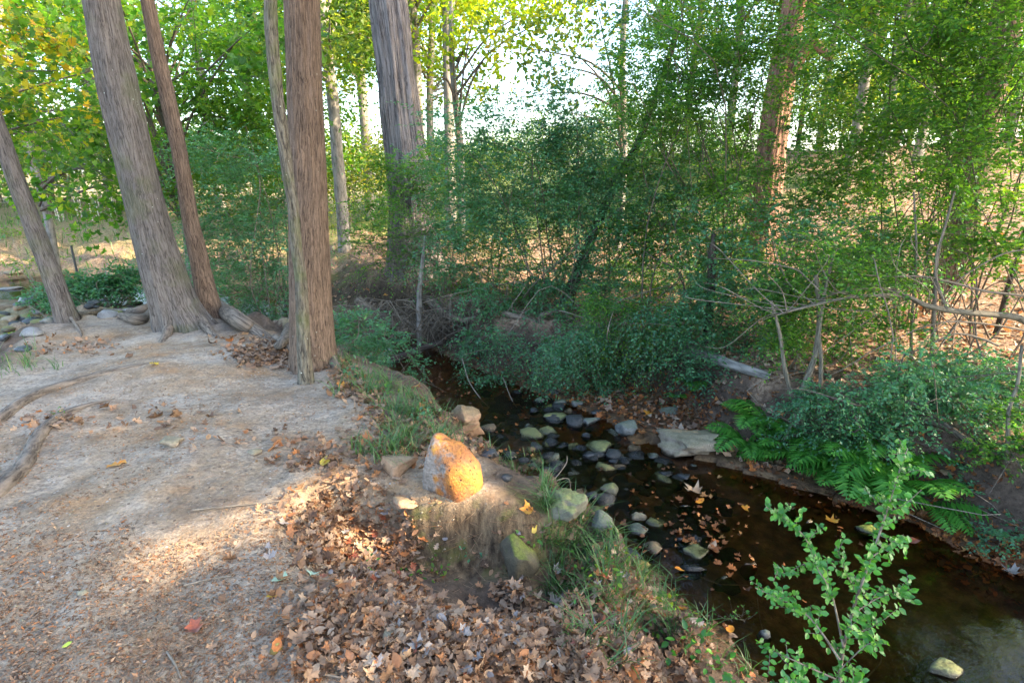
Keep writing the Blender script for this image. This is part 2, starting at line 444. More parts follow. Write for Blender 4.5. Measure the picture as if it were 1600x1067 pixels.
M['leaf_lime'] = flat_leaf('lime_leaf', (.35, .45, .04), (.45, .5, .06))
M['leaf_pale'] = flat_leaf('pale_green_leaf', (.34, .46, .36), (.22, .34, .2))
M['leaf_tan'] = flat_leaf('tan_leaf', (.38, .27, .17), (.25, .16, .095))
M['leaf_grey'] = flat_leaf('grey_leaf', (.27, .235, .21), (.17, .14, .12))

def bark(name, dark, light, fr=(30, 30, 4.5), strength=.9, dist=.02, moss=0.0, lichen=0.0, patch=None):
    t = NT(name); b = t.attr('bk', True)
    # long interlacing ridges with dark furrows between them
    wv = t.N('VectorMath', operation='ADD'); t.t.links.new(b, wv.inputs[0])
    wob = t.N('TexNoise'); t.set(wob.inputs['Scale'], 9.0); t.t.links.new(b, wob.inputs['Vector'])
    ws = t.N('VectorMath', operation='SCALE'); t.t.links.new(wob.outputs[1], ws.inputs[0]); ws.inputs['Scale'].default_value = .03; t.t.links.new(ws.outputs[0], wv.inputs[1])
    v = t.map(wv.outputs[0], fr)
    n1 = t.noise(v, 1.0, 5, .65, .2)
    n2 = t.noise(t.map(wv.outputs[0], tuple(x * 2.1 for x in fr)), 1.0, 3, .6)
    fur = t.math('MULTIPLY', t.math('ABSOLUTE', t.math('SUBTRACT', t.noise(t.map(wv.outputs[0], tuple(x * .62 for x in fr)), 1.0, 3, .5), .5)), 5.0)
    h = t.math('ADD', t.math('ADD', t.math('MULTIPLY', n1, .6), t.math('MULTIPLY', n2, .35)), t.math('MULTIPLY', t.math('MINIMUM', fur, .6), .38))
    col = t.ramp(h, [(.38, dark), (.54, tuple(a * .45 + c * .55 for a, c in zip(dark, light))), (.74, light)])
    big = t.noise(b, 2.2, 4)
    col = t.mix(t.ramp(big, [(.4, 0.), (.68, .55)]), col, t.mix(1., col, patch or (.62, .66, .72), 'MULTIPLY'))
    fine = t.noise(b, 120, 3)
    col = t.mix(.35, col, t.ramp(fine, [(.3, .5), (.7, 1.15)]), 'MULTIPLY')
    if lichen:
        s = t.vor(b, 16, 'F1'); col = t.mix(t.ramp(t.math('ADD', s, t.math('MULTIPLY', t.noise(b, 3, 3), .5)), [(.25, lichen), (.30, 0.)]), col, (.50, .54, .46))
    if moss:
        mm = t.ramp(t.noise(b, 3.5, 4), [(.5, 0.), (.62, moss)]); col = t.mix(mm, col, (.09, .11, .03))
    return t.done(t.bsdf(col, .85, .2, t.bump(h, strength, dist, t.bump(fine, .25, .003))))
M['bark'] = bark('ridged_grey_bark', (0.030, 0.022, 0.017), (0.186, 0.152, 0.124), lichen=.6)
M['bark_brown'] = bark('ridged_brown_bark', (0.032, 0.019, 0.012), (0.220, 0.151, 0.104), (95, 95, 6), lichen=.35)
M['bark_lean'] = bark('leaning_trunk_bark', (0.032, 0.024, 0.019), (0.180, 0.154, 0.131), (80, 80, 6), lichen=.6, moss=.25)
M['bark_crook'] = bark('lichened_thin_bark', (0.028, 0.022, 0.017), (0.189, 0.164, 0.119), (60, 60, 9), lichen=.7, moss=.5)
M['bark_shag'] = bark('shaggy_bark', (0.032, 0.024, 0.022), (0.265, 0.230, 0.213), (34, 34, 1.8), 1.0, .05)
M['bark_red'] = bark('red_brown_bark', (0.045, 0.022, 0.014), (0.304, 0.168, 0.112), (26, 26, 2.4), 1.0, .04)
M['bark_dark'] = bark('dark_bark', (.018, .014, .012), (.09, .07, .055), (40, 40, 6))
M['bark_thin'] = bark('thin_stem_bark', (0.060, 0.051, 0.036), (0.225, 0.195, 0.143), (60, 60, 10), .4, .006)
M['bark_pale'] = bark('pale_trunk_bark', (0.092, 0.086, 0.075), (0.302, 0.274, 0.238), (18, 18, 4), .5, .01)
M['root'] = bark('root_bark', (0.035, 0.026, 0.019), (0.205, 0.164, 0.124), (40, 40, 8), .8, .012, patch=(.8, .8, .8))
M['twig'] = bark('twig_bark', (0.084, 0.066, 0.048), (0.255, 0.210, 0.158), (90, 90, 12), .3, .003)
M['twig_dark'] = bark('dark_twig_bark', (.05, .04, .03), (.16, .13, .10), (90, 90, 12), .3, .003)

def rock_mat(name, a, b, moss=0., mcol=(.10, .12, .03), rough=.75, sc=9):
    t = NT(name); o = objc(t); oi = t.N('ObjectInfo').outputs['Random']
    ov = t.N('VectorMath', operation='ADD'); t.t.links.new(o, ov.inputs[0])
    cx = t.N('CombineXYZ'); t.set(cx.inputs[0], t.math('MULTIPLY', oi, 37.)); t.set(cx.inputs[1], t.math('MULTIPLY', oi, 11.)); t.t.links.new(cx.outputs[0], ov.inputs[1])
    o = ov.outputs[0]
    n = t.noise(o, sc, 6, .65); f = t.noise(o, sc * 9, 4, .7); v = t.vor(o, sc * 1.4, 'DISTANCE_TO_EDGE')
    col = t.ramp(n, [(.3, a), (.7, b)])
    col = t.mix(.5, col, t.ramp(f, [(.32, .45), (.6, 1.05)]), 'MULTIPLY')
    col = t.mix(t.math('MULTIPLY', t.ramp(v, [(.0, 1.), (.03, 0.)]), t.ramp(n, [(.5, 0.), (.6, .7)])), col, tuple(x * .35 for x in a))
    if moss:
        up = t.N('SeparateXYZ'); t.t.links.new(t.N('NewGeometry').outputs['Normal'], up.inputs[0])
        k = t.math('ADD', t.math('MULTIPLY', up.outputs[2], .5), t.math('MULTIPLY', t.noise(o, sc * .8, 4), .9))
        col = t.mix(t.ramp(k, [(.62, 0.), (.82, moss)]), col, t.mix(1., mcol, t.ramp(f, [(.3, .5), (.7, 1.5)]), 'MULTIPLY'))
    # the wet band a few centimetres above the water
    pz = t.N('SeparateXYZ'); t.t.links.new(pos(t), pz.inputs[0])
    wet = t.ramp(t.math('ADD', t.math('MULTIPLY', t.math('ADD', pz.outputs[2], .985), 14.), t.math('MULTIPLY', n, .6)), [(.25, 1.), (.5, 0.)])
    wet = t.math('MULTIPLY', wet, t.math('GREATER_THAN', pz.outputs[2], -1.2))
    col = t.mix(wet, col, t.mix(1., col, (.28, .27, .25), 'MULTIPLY'))
    rough = t.math('SUBTRACT', rough, t.math('MULTIPLY', wet, max(0., rough - .25)))
    h = t.math('ADD', t.math('MULTIPLY', n, 1.0), t.math('MULTIPLY', f, .35))
    return t.done(t.bsdf(col, rough, .35, t.bump(h, .7, .02)))
M['rock_olive'] = rock_mat('olive_stone', (.085, .08, .055), (.21, .195, .14), .8, (.17, .18, .06))
M['rock_grey'] = rock_mat('grey_stone', (.08, .085, .08), (.22, .22, .20), .4, (.12, .14, .06))
M['rock_dark'] = rock_mat('dark_wet_stone', (.02, .022, .024), (.075, .078, .08), .0, rough=.32)
M['rock_blue'] = rock_mat('blue_grey_wet_stone', (.032, .034, .035), (.09, .09, .085), .0, rough=.3)
M['rock_tan'] = rock_mat('tan_stone', (.16, .12, .08), (.34, .28, .20), .3, (.16, .16, .07))
M['rock_brown'] = rock_mat('brown_stone', (.16, .085, .045), (.36, .23, .14), .35, (.12, .13, .06), sc=7)
M['rock_yellow'] = rock_mat('yellow_brown_stone', (.16, .11, .03), (.36, .26, .08), .3, (.2, .2, .05))
M['rock_white'] = rock_mat('pale_stone', (.13, .125, .115), (.27, .265, .25), .0)
M['moss'] = rock_mat('mossy_stone', (.05, .045, .03), (.12, .10, .06), 1., (.10, .12, .02), rough=.95)
# boulder, mottled orange towards the right and top, grey elsewhere
t = NT('orange_grey_stone'); o = objc(t)
n = t.noise(o, 9, 6, .65); f = t.noise(o, 70, 4, .7); big = t.noise(o, 5, 3, .6)
grey = t.ramp(n, [(.3, (.12, .10, .085)), (.7, (.33, .28, .235))])
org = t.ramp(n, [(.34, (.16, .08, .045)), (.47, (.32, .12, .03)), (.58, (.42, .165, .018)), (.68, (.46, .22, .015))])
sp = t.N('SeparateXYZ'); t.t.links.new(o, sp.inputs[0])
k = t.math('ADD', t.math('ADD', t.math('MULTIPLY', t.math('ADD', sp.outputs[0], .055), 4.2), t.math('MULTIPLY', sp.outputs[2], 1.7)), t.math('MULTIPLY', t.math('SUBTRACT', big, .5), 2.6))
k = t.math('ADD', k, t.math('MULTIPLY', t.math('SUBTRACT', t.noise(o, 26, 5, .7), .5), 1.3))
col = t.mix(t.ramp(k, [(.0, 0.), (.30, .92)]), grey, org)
pits = t.vor(o, 38, 'F1'); pm = t.math('MULTIPLY', t.ramp(pits, [(.16, 1.), (.26, 0.)]), t.ramp(t.noise(o, 14, 2), [(.5, 0.), (.6, 1.)]))
col = t.mix(t.math('MULTIPLY', pm, .85), col, (.07, .05, .045))
col = t.mix(.6, col, t.ramp(f, [(.34, .45), (.6, 1.1)]), 'MULTIPLY')
col = t.mix(t.ramp(t.noise(o, 3.2, 5, .7), [(.50, 0.), (.62, .55)]), col, t.mix(1., col, (.55, .42, .38), 'MULTIPLY'))
h = t.math('SUBTRACT', t.math('ADD', t.math('MULTIPLY', n, 1.2), t.math('MULTIPLY', f, .4)), pm)
M['boulder'] = t.done(t.bsdf(col, .7, .3, t.bump(h, .8, .018)))

# ground: bare trodden soil, woodland floor, dark bank soil and stream bed by attribute
t = NT('soil'); p = pos(t)
def column_soil(t, p):
    m = t.map(p, (26, 26, 5)); a = t.noise(m, 1., 5, .7); b = t.noise(p, 7, 4)
    c = t.ramp(a, [(.32, (.03, .02, .012)), (.5, (.11, .074, .042)), (.7, (.23, .165, .095))])
    return t.mix(t.ramp(b, [(.52, 0.), (.62, .6)]), c, (.12, .12, .03))
n1 = t.noise(p, 1.7, 5, .6); n2 = t.noise(p, 9, 6, .7); n3 = t.noise(p, 55, 5, .75); 
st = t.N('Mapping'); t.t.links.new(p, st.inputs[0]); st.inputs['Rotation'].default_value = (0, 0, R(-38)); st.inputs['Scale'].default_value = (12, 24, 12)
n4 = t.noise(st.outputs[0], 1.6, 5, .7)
dirt = t.ramp(n1, [(.34, (.37, .22, .11)), (.47, (.37, .275, .18)), (.62, (.43, .36, .275))])
dirt = t.mix(.75, dirt, t.ramp(n2, [(.3, .50), (.55, 1.0), (.75, 1.2)]), 'MULTIPLY')
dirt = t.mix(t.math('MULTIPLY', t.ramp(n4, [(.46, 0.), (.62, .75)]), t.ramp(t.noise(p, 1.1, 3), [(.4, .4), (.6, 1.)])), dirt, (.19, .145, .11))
chips = t.vor(t.map(p, (1, 1, 1)), 46, 'F1'); cc = t.vor(t.map(p, (1, 1, 1)), 46, 'F1', 1)
sep = t.N('SeparateColor'); t.t.links.new(cc, sep.inputs[0])
isch = t.math('MULTIPLY', t.ramp(chips, [(.28, 1.), (.36, 0.)]), t.ramp(sep.outputs[0], [(.74, 0.), (.78, 1.)]))
dirt = t.mix(t.math('MULTIPLY', isch, .8), dirt, t.ramp(sep.outputs[1], [(0., (.10, .075, .06)), (.5, (.28, .2, .14)), (.8, (.55, .5, .43)), (1., (.5, .28, .12))]))
dirt = t.mix(.75, dirt, t.ramp(n3, [(.33, .45), (.6, 1.05)]), 'MULTIPLY')
floor = t.ramp(t.noise(p, 24, 5, .75), [(.32, (.06, .04, .028)), (.47, (.20, .13, .085)), (.6, (.36, .25, .17)), (.72, (.42, .20, .09))])
soil = t.ramp(n2, [(.3, (.035, .025, .018)), (.7, (.15, .105, .075))])
soil = t.mix(.6, soil, t.ramp(n3, [(.3, .4), (.65, 1.1)]), 'MULTIPLY')
bed = t.ramp(n2, [(.3, (.03, .018, .01)), (.5, (.11, .062, .028)), (.7, (.24, .14, .06))])
lawn = t.ramp(t.noise(p, 6, 5, .7), [(.3, (.09, .12, .03)), (.6, (.20, .22, .06)), (.75, (.35, .30, .14))])
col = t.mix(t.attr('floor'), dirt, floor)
col = t.mix(t.attr('bank'), col, soil)
col = t.mix(t.attr('lawn'), col, lawn)
col = t.mix(t.attr('column'), col, column_soil(t, p))
col = t.mix(t.attr('bed'), col, bed)
h = t.math('ADD', t.math('ADD', t.math('MULTIPLY', n2, .8), t.math('MULTIPLY', n3, .5)), t.math('MULTIPLY', isch, .4))
ro = t.math('SUBTRACT', .95, t.math('MULTIPLY', t.attr('bed'), .5))
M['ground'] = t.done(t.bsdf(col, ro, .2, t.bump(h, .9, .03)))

t = NT('creek_water'); p = pos(t)
w1 = t.noise(t.map(p, (6, 6, 1)), 1.5, 3, .5, .3); w2 = t.noise(p, 30, 3)
fl = t.attr('riffle')
h = t.math('MULTIPLY', t.math('ADD', w1, t.math('MULTIPLY', w2, .35)), t.math('ADD', .15, fl))
nb = t.bump(h, .55, .03)
tr = t.N('BsdfTransparent'); t.set(tr.inputs[0], (.66, .49, .32))
gl = t.N('BsdfGlossy'); t.set(gl.inputs['Roughness'], .04); t.set(gl.inputs[0], (.9, .93, 1.)); t.t.links.new(nb, gl.inputs['Normal'])
fr = t.N('Fresnel'); t.set(fr.inputs[0], 1.33); t.t.links.new(nb, fr.inputs['Normal'])
mx = t.N('MixShader'); t.t.links.new(t.math('MULTIPLY', fr.outputs[0], 1.0), mx.inputs[0]); t.t.links.new(tr.outputs[0], mx.inputs[1]); t.t.links.new(gl.outputs[0], mx.inputs[2])
M['water'] = t.done(mx)
t = NT('galvanised_stake'); M['stake'] = t.done(t.bsdf((.05, .05, .05), .6, .4))
t = NT('pale_stake'); M['pstake'] = t.done(t.bsdf((.62, .56, .45), .7, .3))
# ---------------------------------------------------------------- the ground: one sheet to the horizon, finer near the path
dense = np.linspace(R(-52), R(52), 640)                      # bearing from straight ahead
coarse = np.linspace(R(52), R(308), 60)[1:-1]
ang = np.concatenate([dense, coarse])
rad = np.concatenate([[.02, .35, .6], .8 * (1.0106 ** np.arange(0, 400)), .8 * 1.0106 ** 399 * 1.08 ** np.arange(1, 36)])
A, Rr = np.meshgrid(ang, rad)
X = np.sin(A) * Rr; Y = np.cos(A) * Rr
Z = G(X, Y)
V = np.stack([X, Y, Z], -1).reshape(-1, 3)
na, nr = len(ang), len(rad)
i = np.arange(nr - 1)[:, None] * na; j = np.arange(na)[None, :]; j2 = (j + 1) % na
Q = np.stack([i + j, i + na + j, i + na + j2, i + j2], -1).reshape(-1, 4)
x, y, z = V.T
p0 = np.stack([x, y, x * 0], 1)
dn = seg_dist(x, y, E_N); df = seg_dist(x, y, E_F)
wet = inside(x, y, E_N + E_F[::-1]); far = (df < dn) & ~wet
dp = np.where(inside(x, y, PLAT), 0, seg_dist(x, y, PLAT, True)); nz = fbm(p0 * 2.5, 91, 3)
a_bed = np.maximum(wet * 1., 1 - sst(-1.0, -.93, z)) * (y < 16)
a_bank = np.where(far, 1 - sst(-.45, -.28, z - .15 * nz), sst(-.02, .16, dp + .06 * nz) * .9)
a_bank = np.where(far & (y > 13), 0, a_bank)
a_floor = np.where(far, 1., .0) * (1 - .0)
flood = (~far) & (dp > .7) & (x < -2.4)
a_bank = np.where(flood, .12 + .3 * nz, a_bank)
a_lawn = np.where(far & (x < 9), sst(13, 19, y + 3 * nz) * (.35 + .65 * sst(-9, -4, x)), 0)
a_lawn = np.maximum(a_lawn, np.where(flood, .25 * sst(.1, .4, nz), 0)) * (1 - .85 * np.exp(-(((x + 14) / 5.0) ** 2 + ((y - 26) / 3) ** 2)))
a_col = sst(-.70, -.5, x) * (1 - sst(.25, .45, x)) * sst(2.25, 2.4, y + .06 * nz) * (1 - sst(2.72, 2.86, y)) * sst(-.01, .05, -z)
att = {'column': ('FLOAT', a_col), 'bed': ('FLOAT', a_bed), 'bank': ('FLOAT', np.clip(a_bank, 0, 1)), 'floor': ('FLOAT', a_floor), 'lawn': ('FLOAT', a_lawn)}
ground = obj('ground', mesh('ground', V, Q, M['ground'], True, att)); tag(ground, kind='structure', label='pale trodden soil bank falling to a creek, leafy woodland floor beyond')

# the creek: one level sheet inside its banks
wx = np.linspace(-26, 10, 120); wy = np.linspace(-5, 17, 80)
WX, WY = np.meshgrid(wx, wy)
V = np.stack([WX, WY, np.full_like(WX, WATER)], -1).reshape(-1, 3)
i = np.arange(len(wy) - 1)[:, None] * len(wx); j = np.arange(len(wx) - 1)[None, :]
Q = np.stack([i + j, i + j + 1, i + len(wx) + j + 1, i + len(wx) + j], -1).reshape(-1, 4)
rif = 1.1 * np.exp(-(((V[:, 0] - .25) ** 2 + (V[:, 1] - 5.4) ** 2) / .9)) + .5 * np.exp(-(((V[:, 0] - 1.1) ** 2 + (V[:, 1] - 4.2) ** 2) / .5))
water = obj('creek_water', mesh('creek_water', V, Q, M['water'], True, {'riffle': ('FLOAT', rif)})); tag(water, kind='structure', label='shallow tea-brown creek water')
# ---------------------------------------------------------------- trees whose trunks the photograph shows
def trunk_line(pts, y, n, ground_first=True, sink=.12):
    """pts: (px, py, width px) from the foot up; y: distance ahead (one value or one per point)"""
    ys = y if isinstance(y, (list, tuple)) else [y] * len(pts)
    P = []
    for (px, py, w), yy in zip(pts, ys):
        q = at_y(px, py, yy); dist = q[1] * CP + (EYE - q[2]) * SP
        P.append([*q, w / F * dist / 2 * .87 / math.sqrt(1 + ((px - 800) / F) ** 2)])
    if ground_first:
        P[0][2] = g1(P[0][0], P[0][1]) - sink
    S = smooth_path(P, n); return S[:, :3], S[:, 3]
def extend_up(pts, dz=3.0):
    return pts
def make_tree(name, label, pts, y, mat, seed=0, sides=40, n=150, rough=.006, flare=.25, flare_h=.25, group=None, lobes=5, cat='tree', rfreq=(7, .5), roots=(), up=2.5, root_mat=None):
    P, r = trunk_line(pts, y, n)
    # carry the trunk on above the picture
    d = nrm(P[-1] - P[-6]); k = max(4, int(up / .12)); ext = P[-1] + d * np.linspace(.1, up, k)[:, None] + np.array([0, 0, 1]) * (np.linspace(0, 1, k)[:, None] ** 2) * up * .08
    P = np.vstack([P, ext]); r = np.concatenate([r, r[-1] * np.linspace(1, .8, k)])
    base = np.array([P[0][0], P[0][1], g1(P[0][0], P[0][1])])
    o = thing(name, label, cat, base, group)
    part_mesh('trunk', [tube(P, r, sides, seed, rough, rfreq, flare, flare_h, lobes)], mat, o, base)
    for k, (rp, r0, r1, lab) in enumerate(roots):
        S = smooth_path(rp, 40); rr = np.linspace(r0, r1, 40)
        rt = part_mesh('root', [tube(S, rr, 12, seed + k, .004, (4, 1.2))], root_mat or M['root'], o, base)
        if lab: rt['label'] = lab
    o['_top'] = [float(v) for v in P[-1]]
    return o, P, r
def GP(px, py, dz=0.0):                    # pixel -> ground, lifted by dz
    q = hit(px, py, False); return [q[0], q[1], q[2] + dz]
def G2(x, y, dz=0.0): return [x, y, g1(x, y) + dz]
def branch_part(o, pts, r0, r1, mat, name='branch', sides=6, n=24, label=None):
    base = np.array(o.location); S = smooth_path(pts, n)
    b = part_mesh(name, [tube(S, np.linspace(r0, r1, n), sides)], mat, o, base)
    if label: b['label'] = label
    return b

T = {}
T['slim_left'] = make_tree('hardwood_tree', 'slim grey leaning tree with lichen at its foot, leftmost on the bank', [(108, 503, 46), (92, 460, 40), (62, 380, 37), (28, 290, 36), (2, 215, 34)], 6.2, M['bark_lean'], 3, 40, 130,
    roots=[([GP(118, 500, .03), GP(160, 492, .05), GP(205, 494, .05), GP(240, 487, .06), GP(268, 492, .08)], .055, .08, 'long pale root running along the crest'),
           ([GP(112, 503, .05), GP(126, 520, .02), GP(128, 532, -.02)], .018, .008, None)])
T['thick_lean'] = make_tree('hardwood_tree', 'thick grey ridged tree leaning left with spreading roots at the crest', [(290, 522, 104), (270, 470, 88), (243, 380, 79), (212, 260, 76), (182, 130, 77), (158, 0, 72)], 6.0, M['bark_lean'], 11, 72, 200, .011, .35, .22,
    roots=[([GP(310, 478, .25), GP(335, 490, .16), GP(365, 508, .10), GP(400, 520, .02), GP(425, 528, -.05)], .13, .05, 'broad smooth root buttress running right'),
           ([GP(262, 470, .30), GP(240, 495, .08), GP(222, 503, .03), GP(190, 497, .02)], .09, .05, None),
           ([GP(275, 500, .12), GP(262, 522, .02), GP(250, 536, -.03)], .07, .03, None), ([GP(310, 505, .10), GP(330, 522, .02), GP(345, 530, -.03)], .06, .025, None)])
T['slim_behind'] = make_tree('hardwood_tree', 'slim tree with orange brown bark rising behind the thick leaning tree', [(328, 478, 50), (316, 430, 38), (297, 340, 31), (277, 220, 29), (250, 100, 28), (230, 0, 27)], 6.5, M['bark_brown'], 17, 40, 150)
T['big'] = make_tree('hardwood_tree', 'tall straight tree with finely ridged brown bark at the bank edge', [(490, 570, 92), (486, 500, 80), (483, 400, 74), (481, 280, 70), (476, 140, 66), (471, 0, 64)], 4.75, M['bark_brown'], 23, 96, 240, .007, .22, .16, rfreq=(11, .35),
    roots=[([GP(462, 500, .20), GP(446, 530, .02), GP(428, 540, -.02)], .07, .03, None), ([GP(512, 560, .10), GP(528, 578, .0), GP(540, 588, -.05)], .05, .02, None), ([GP(430, 530, .02), GP(450, 548, .03), GP(462, 562, .0)], .035, .02, 'pale bare root end poking out of the leaves')])
T['crooked'] = make_tree('hardwood_tree', 'thin crooked tree standing close before the tall straight one', [(475, 583, 31), (474, 520, 24), (470, 440, 22), (464, 390, 20), (459, 330, 21), (447, 250, 22), (433, 150, 23), (425, 60, 24), (423, 0, 24)], 4.30, M['bark_crook'], 29, 32, 180, .005, .35, .08)
T['shaggy'] = make_tree('cedar_tree', 'massive cedar with pale shaggy strip bark across the creek', [(652, 412, 96), (646, 370, 82), (637, 260, 74), (628, 180, 69), (617, 80, 66), (607, 0, 64)], 11.0, M['bark_shag'], 31, 96, 200, .045, .3, .5, rfreq=(9, .22))
T['red'] = make_tree('cedar_tree', 'big red brown tree with a broken stub, right of the creek', [(1180, 412, 76), (1192, 340, 62), (1205, 240, 56), (1217, 150, 50), (1232, 60, 46), (1244, 0, 44)], 10.5, M['bark_red'], 37, 64, 160, .03, .3, .4, rfreq=(7, .3))
branch_part(T['red'][0], [at_y(1238, 110, 10.4), at_y(1252, 82, 10.35), at_y(1268, 68, 10.3), at_y(1283, 78, 10.25), at_y(1299, 94, 10.2)], .14, .05, M['bark_red'], 'stub_branch', 12, label='broken hooked stub')
T['dark_lean'] = make_tree('understory_tree', 'dark slanting tree trunk leaning right amid the weeping shrubs', [(882, 500, 24), (893, 450, 20), (915, 395, 17), (940, 335, 16), (968, 275, 15), (995, 228, 14), (1010, 190, 12)], 8.3, M['bark_dark'], 41, 20, 90, .004, .3, .1, up=1.2)
T['dark_post'] = make_tree('understory_tree', 'dark upright stem rising from the fallen log at the bank', [(1100, 600, 20), (1104, 540, 17), (1110, 470, 15), (1113, 400, 15), (1114, 380, 9)], 6.3, M['bark_dark'], 43, 20, 80, .006, .3, .1, up=.03)
T['snag'] = make_tree('dead_snag', 'short dead stick standing upright in the dark root hollow', [(652, 505, 9), (655, 470, 10), (657, 440, 9), (660, 410, 7), (663, 380, 4)], 8.2, M['bark_pale'], 44, 12, 40, .002, 0, .1, up=.1, cat='dead stem')

# small multi-stem tree behind the ferns
b0 = GP(1262, 682)
o = thing('multi_stem_tree', 'small tree of three slender stems rising behind the ferns', 'tree', b0)
for pts, r0, r1 in (([(1248, 684), (1246, 650), (1254, 610), (1272, 560), (1280, 500), (1275, 430)], .034, .018), ([(1262, 682), (1250, 650), (1236, 612), (1226, 575), (1218, 520), (1205, 470)], .026, .012), ([(1281, 672), (1281, 620), (1283, 560), (1280, 520), (1290, 450), (1305, 390)], .021, .012)):
    P = [at_y(px, py, b0[1] + .02 * k) for k, (px, py) in enumerate(pts)]; P[0][2] -= .08
    S = smooth_path(P, 40); part_mesh('trunk', [tube(S, np.linspace(r0, r1, 40), 14, 5, .002, (4, 1), .3, .06)], M['bark_thin'], o, b0)
MULTI = (o, np.array(b0))
# thin pale saplings at the right
def sapling(name, label, pts, y, r0, r1, mat='bark_thin', group=None, cat='sapling'):
    P = [at_y(px, py, yy) for (px, py), yy in zip(pts, y if isinstance(y, (list, tuple)) else [y] * len(pts))]
    base = np.array([P[0][0], P[0][1], g1(P[0][0], P[0][1])]); P[0][2] = base[2] - .05
    o = thing(name, label, cat, base, group); S = smooth_path(P, 50)
    part_mesh('trunk', [tube(S, np.linspace(r0, r1, 50), 10, 3, .001)], M[mat], o, base)
    return o, S
SAP = {}
SAP['edge'] = sapling('sapling', 'thin pale sapling on the bank at the right picture edge', [(1570, 830), (1568, 780), (1574, 700), (1577, 640), (1590, 600), (1597, 540)], 3.75, .017, .010)
SAP['mid'] = sapling('sapling', 'straight thin sapling in front of the sunlit woodland floor', [(1421, 588), (1424, 520), (1428, 450), (1432, 390), (1428, 300)], 5.6, .016, .008, cat='sapling')
SAP['dark'] = sapling('sapling', 'dark leaning sapling before the sunlit leaves at far right', [(1545, 560), (1560, 510), (1575, 450), (1590, 405), (1605, 350)], 6.4, .035, .02, 'bark_dark')
SAP['twist'] = sapling('sapling', 'pale forked sapling rising above the long horizontal branch', [(1478, 478), (1462, 440), (1466, 395), (1478, 350), (1492, 300)], 5.4, .020, .008, 'twig')

# long bare limb reaching in from the right, its tree stands outside the picture
base = np.array(G2(5.6, 4.6))
o = thing('leaning_tree', 'tree outside the picture whose long bare limb reaches in from the right', 'tree', base)
P = [base - [0, 0, .1], base + [-.05, .05, .6], base + [.05, .1, 2.2], base + [.3, .2, 4.6]]
part_mesh('trunk', [tube(smooth_path(P, 60), np.linspace(.13, .09, 60), 20, 3, .004)], M['bark_pale'], o, base)
L0 = [base + [.0, .08, 1.15], at_y(1640, 500, 4.9), at_y(1580, 494, 4.9), at_y(1500, 487, 4.85), at_y(1450, 478, 4.8), at_y(1420, 465, 4.8), at_y(1380, 461, 4.75), at_y(1320, 466, 4.7), at_y(1260, 480, 4.7), at_y(1215, 492, 4.65)]
def taper(pts, r0, r1, n=60, sides=8): return tube(smooth_path(pts, n), np.linspace(1, 0, n) ** .8 * (r0 - r1) + r1, sides, 4, .0015)
limb = part_mesh('limb', [taper(L0, .034, .004)], M['bark_thin'], o, base)
for pts, r in (([(1440, 474), (1400, 456), (1340, 452), (1290, 464), (1250, 482), (1190, 484)], .011), ([(1480, 482), (1467, 450), (1462, 425), (1465, 390), (1480, 345)], .012),
               ([(1600, 462), (1540, 455), (1490, 442), (1440, 432), (1380, 432), (1300, 425), (1240, 420)], .012), ([(1600, 516), (1540, 506), (1480, 503), (1430, 516), (1380, 540)], .010),
               ([(1560, 540), (1530, 528), (1490, 522), (1440, 545), (1400, 556)], .012), ([(1290, 464), (1262, 436), (1240, 420), (1180, 408), (1115, 404)], .007),
               ([(1600, 390), (1560, 400), (1500, 436), (1470, 470)], .007), ([(1400, 531), (1360, 550), (1320, 575), (1290, 590)], .007)):
    part_mesh('branch', [taper([at_y(a, b, 4.75 + .03 * k) for k, (a, b) in enumerate(pts)], r, .0025, 40, 6)], M['twig'], o, base)

_r = np.random.default_rng(4)
_S = smooth_path(L0, 80)
for k in range(22):
    p = _S[int(_r.uniform(22, 78))]; d = nrm([-.9 + _r.normal() * .5, _r.normal() * .35, _r.normal() * .45 + (.3 if k % 3 else -.3)]); L = _r.uniform(.35, .9)
    q1 = p + d * L * .4 + _r.normal(size=3) * .04; q2 = p + d * L + _r.normal(size=3) * .10
    part_mesh('branch', [taper([p, q1, q2, q2 + nrm(q2 - q1) * .12 + _r.normal(size=3) * .05], .006, .0014, 18, 4)], M['twig'], o, base)
# ---------------------------------------------------------------- roots, logs and vines lying about
def loose(name, label, cat, pts, r0, r1, mat, n=50, sides=10, rough=.003, group=None, seed=2):
    P = np.array(pts, float); base = P[0].copy()
    V, Q, B = tube(smooth_path(P, n), np.linspace(r0, r1, n), sides, seed, rough, (4, 1))
    return tag(obj(name, mesh(name, move(V, base), Q, M[mat], True, {'bk': ('FLOAT_VECTOR', B)}), loc=base), label, cat, group)
loose('tree_root', 'long root ridge crossing the bare path, the farther one', 'root', [GP(262, 562, -0.060), GP(240, 566, -0.020), GP(205, 573, -0.015), (lambda q: q)(GP(160, 585, -0.010)), GP(120, 596, -0.010), GP(70, 612, -0.010), GP(30, 632, -0.015), GP(0, 655, -0.020), GP(-30, 672, -0.050)], .022, .062, 'root', 80)
loose('tree_root', 'thick curving root ridge on the bare path, the nearer one', 'root', [GP(200, 618, -0.060), GP(175, 624, -0.020), GP(135, 634, -0.015), GP(95, 650, -0.010), GP(65, 675, -0.005), (GP(48, 705, -0.010)), GP(35, 730, -0.010), GP(0, 765, -0.015), GP(-40, 790, -0.050)], .022, .062, 'root', 80)
loose('tree_root', 'low grey root end at the left edge, below the long ridges', 'root', [GP(-30, 735, .0), GP(5, 748, .02), GP(22, 738, .02), GP(38, 716, .0)], .025, .015, 'root')
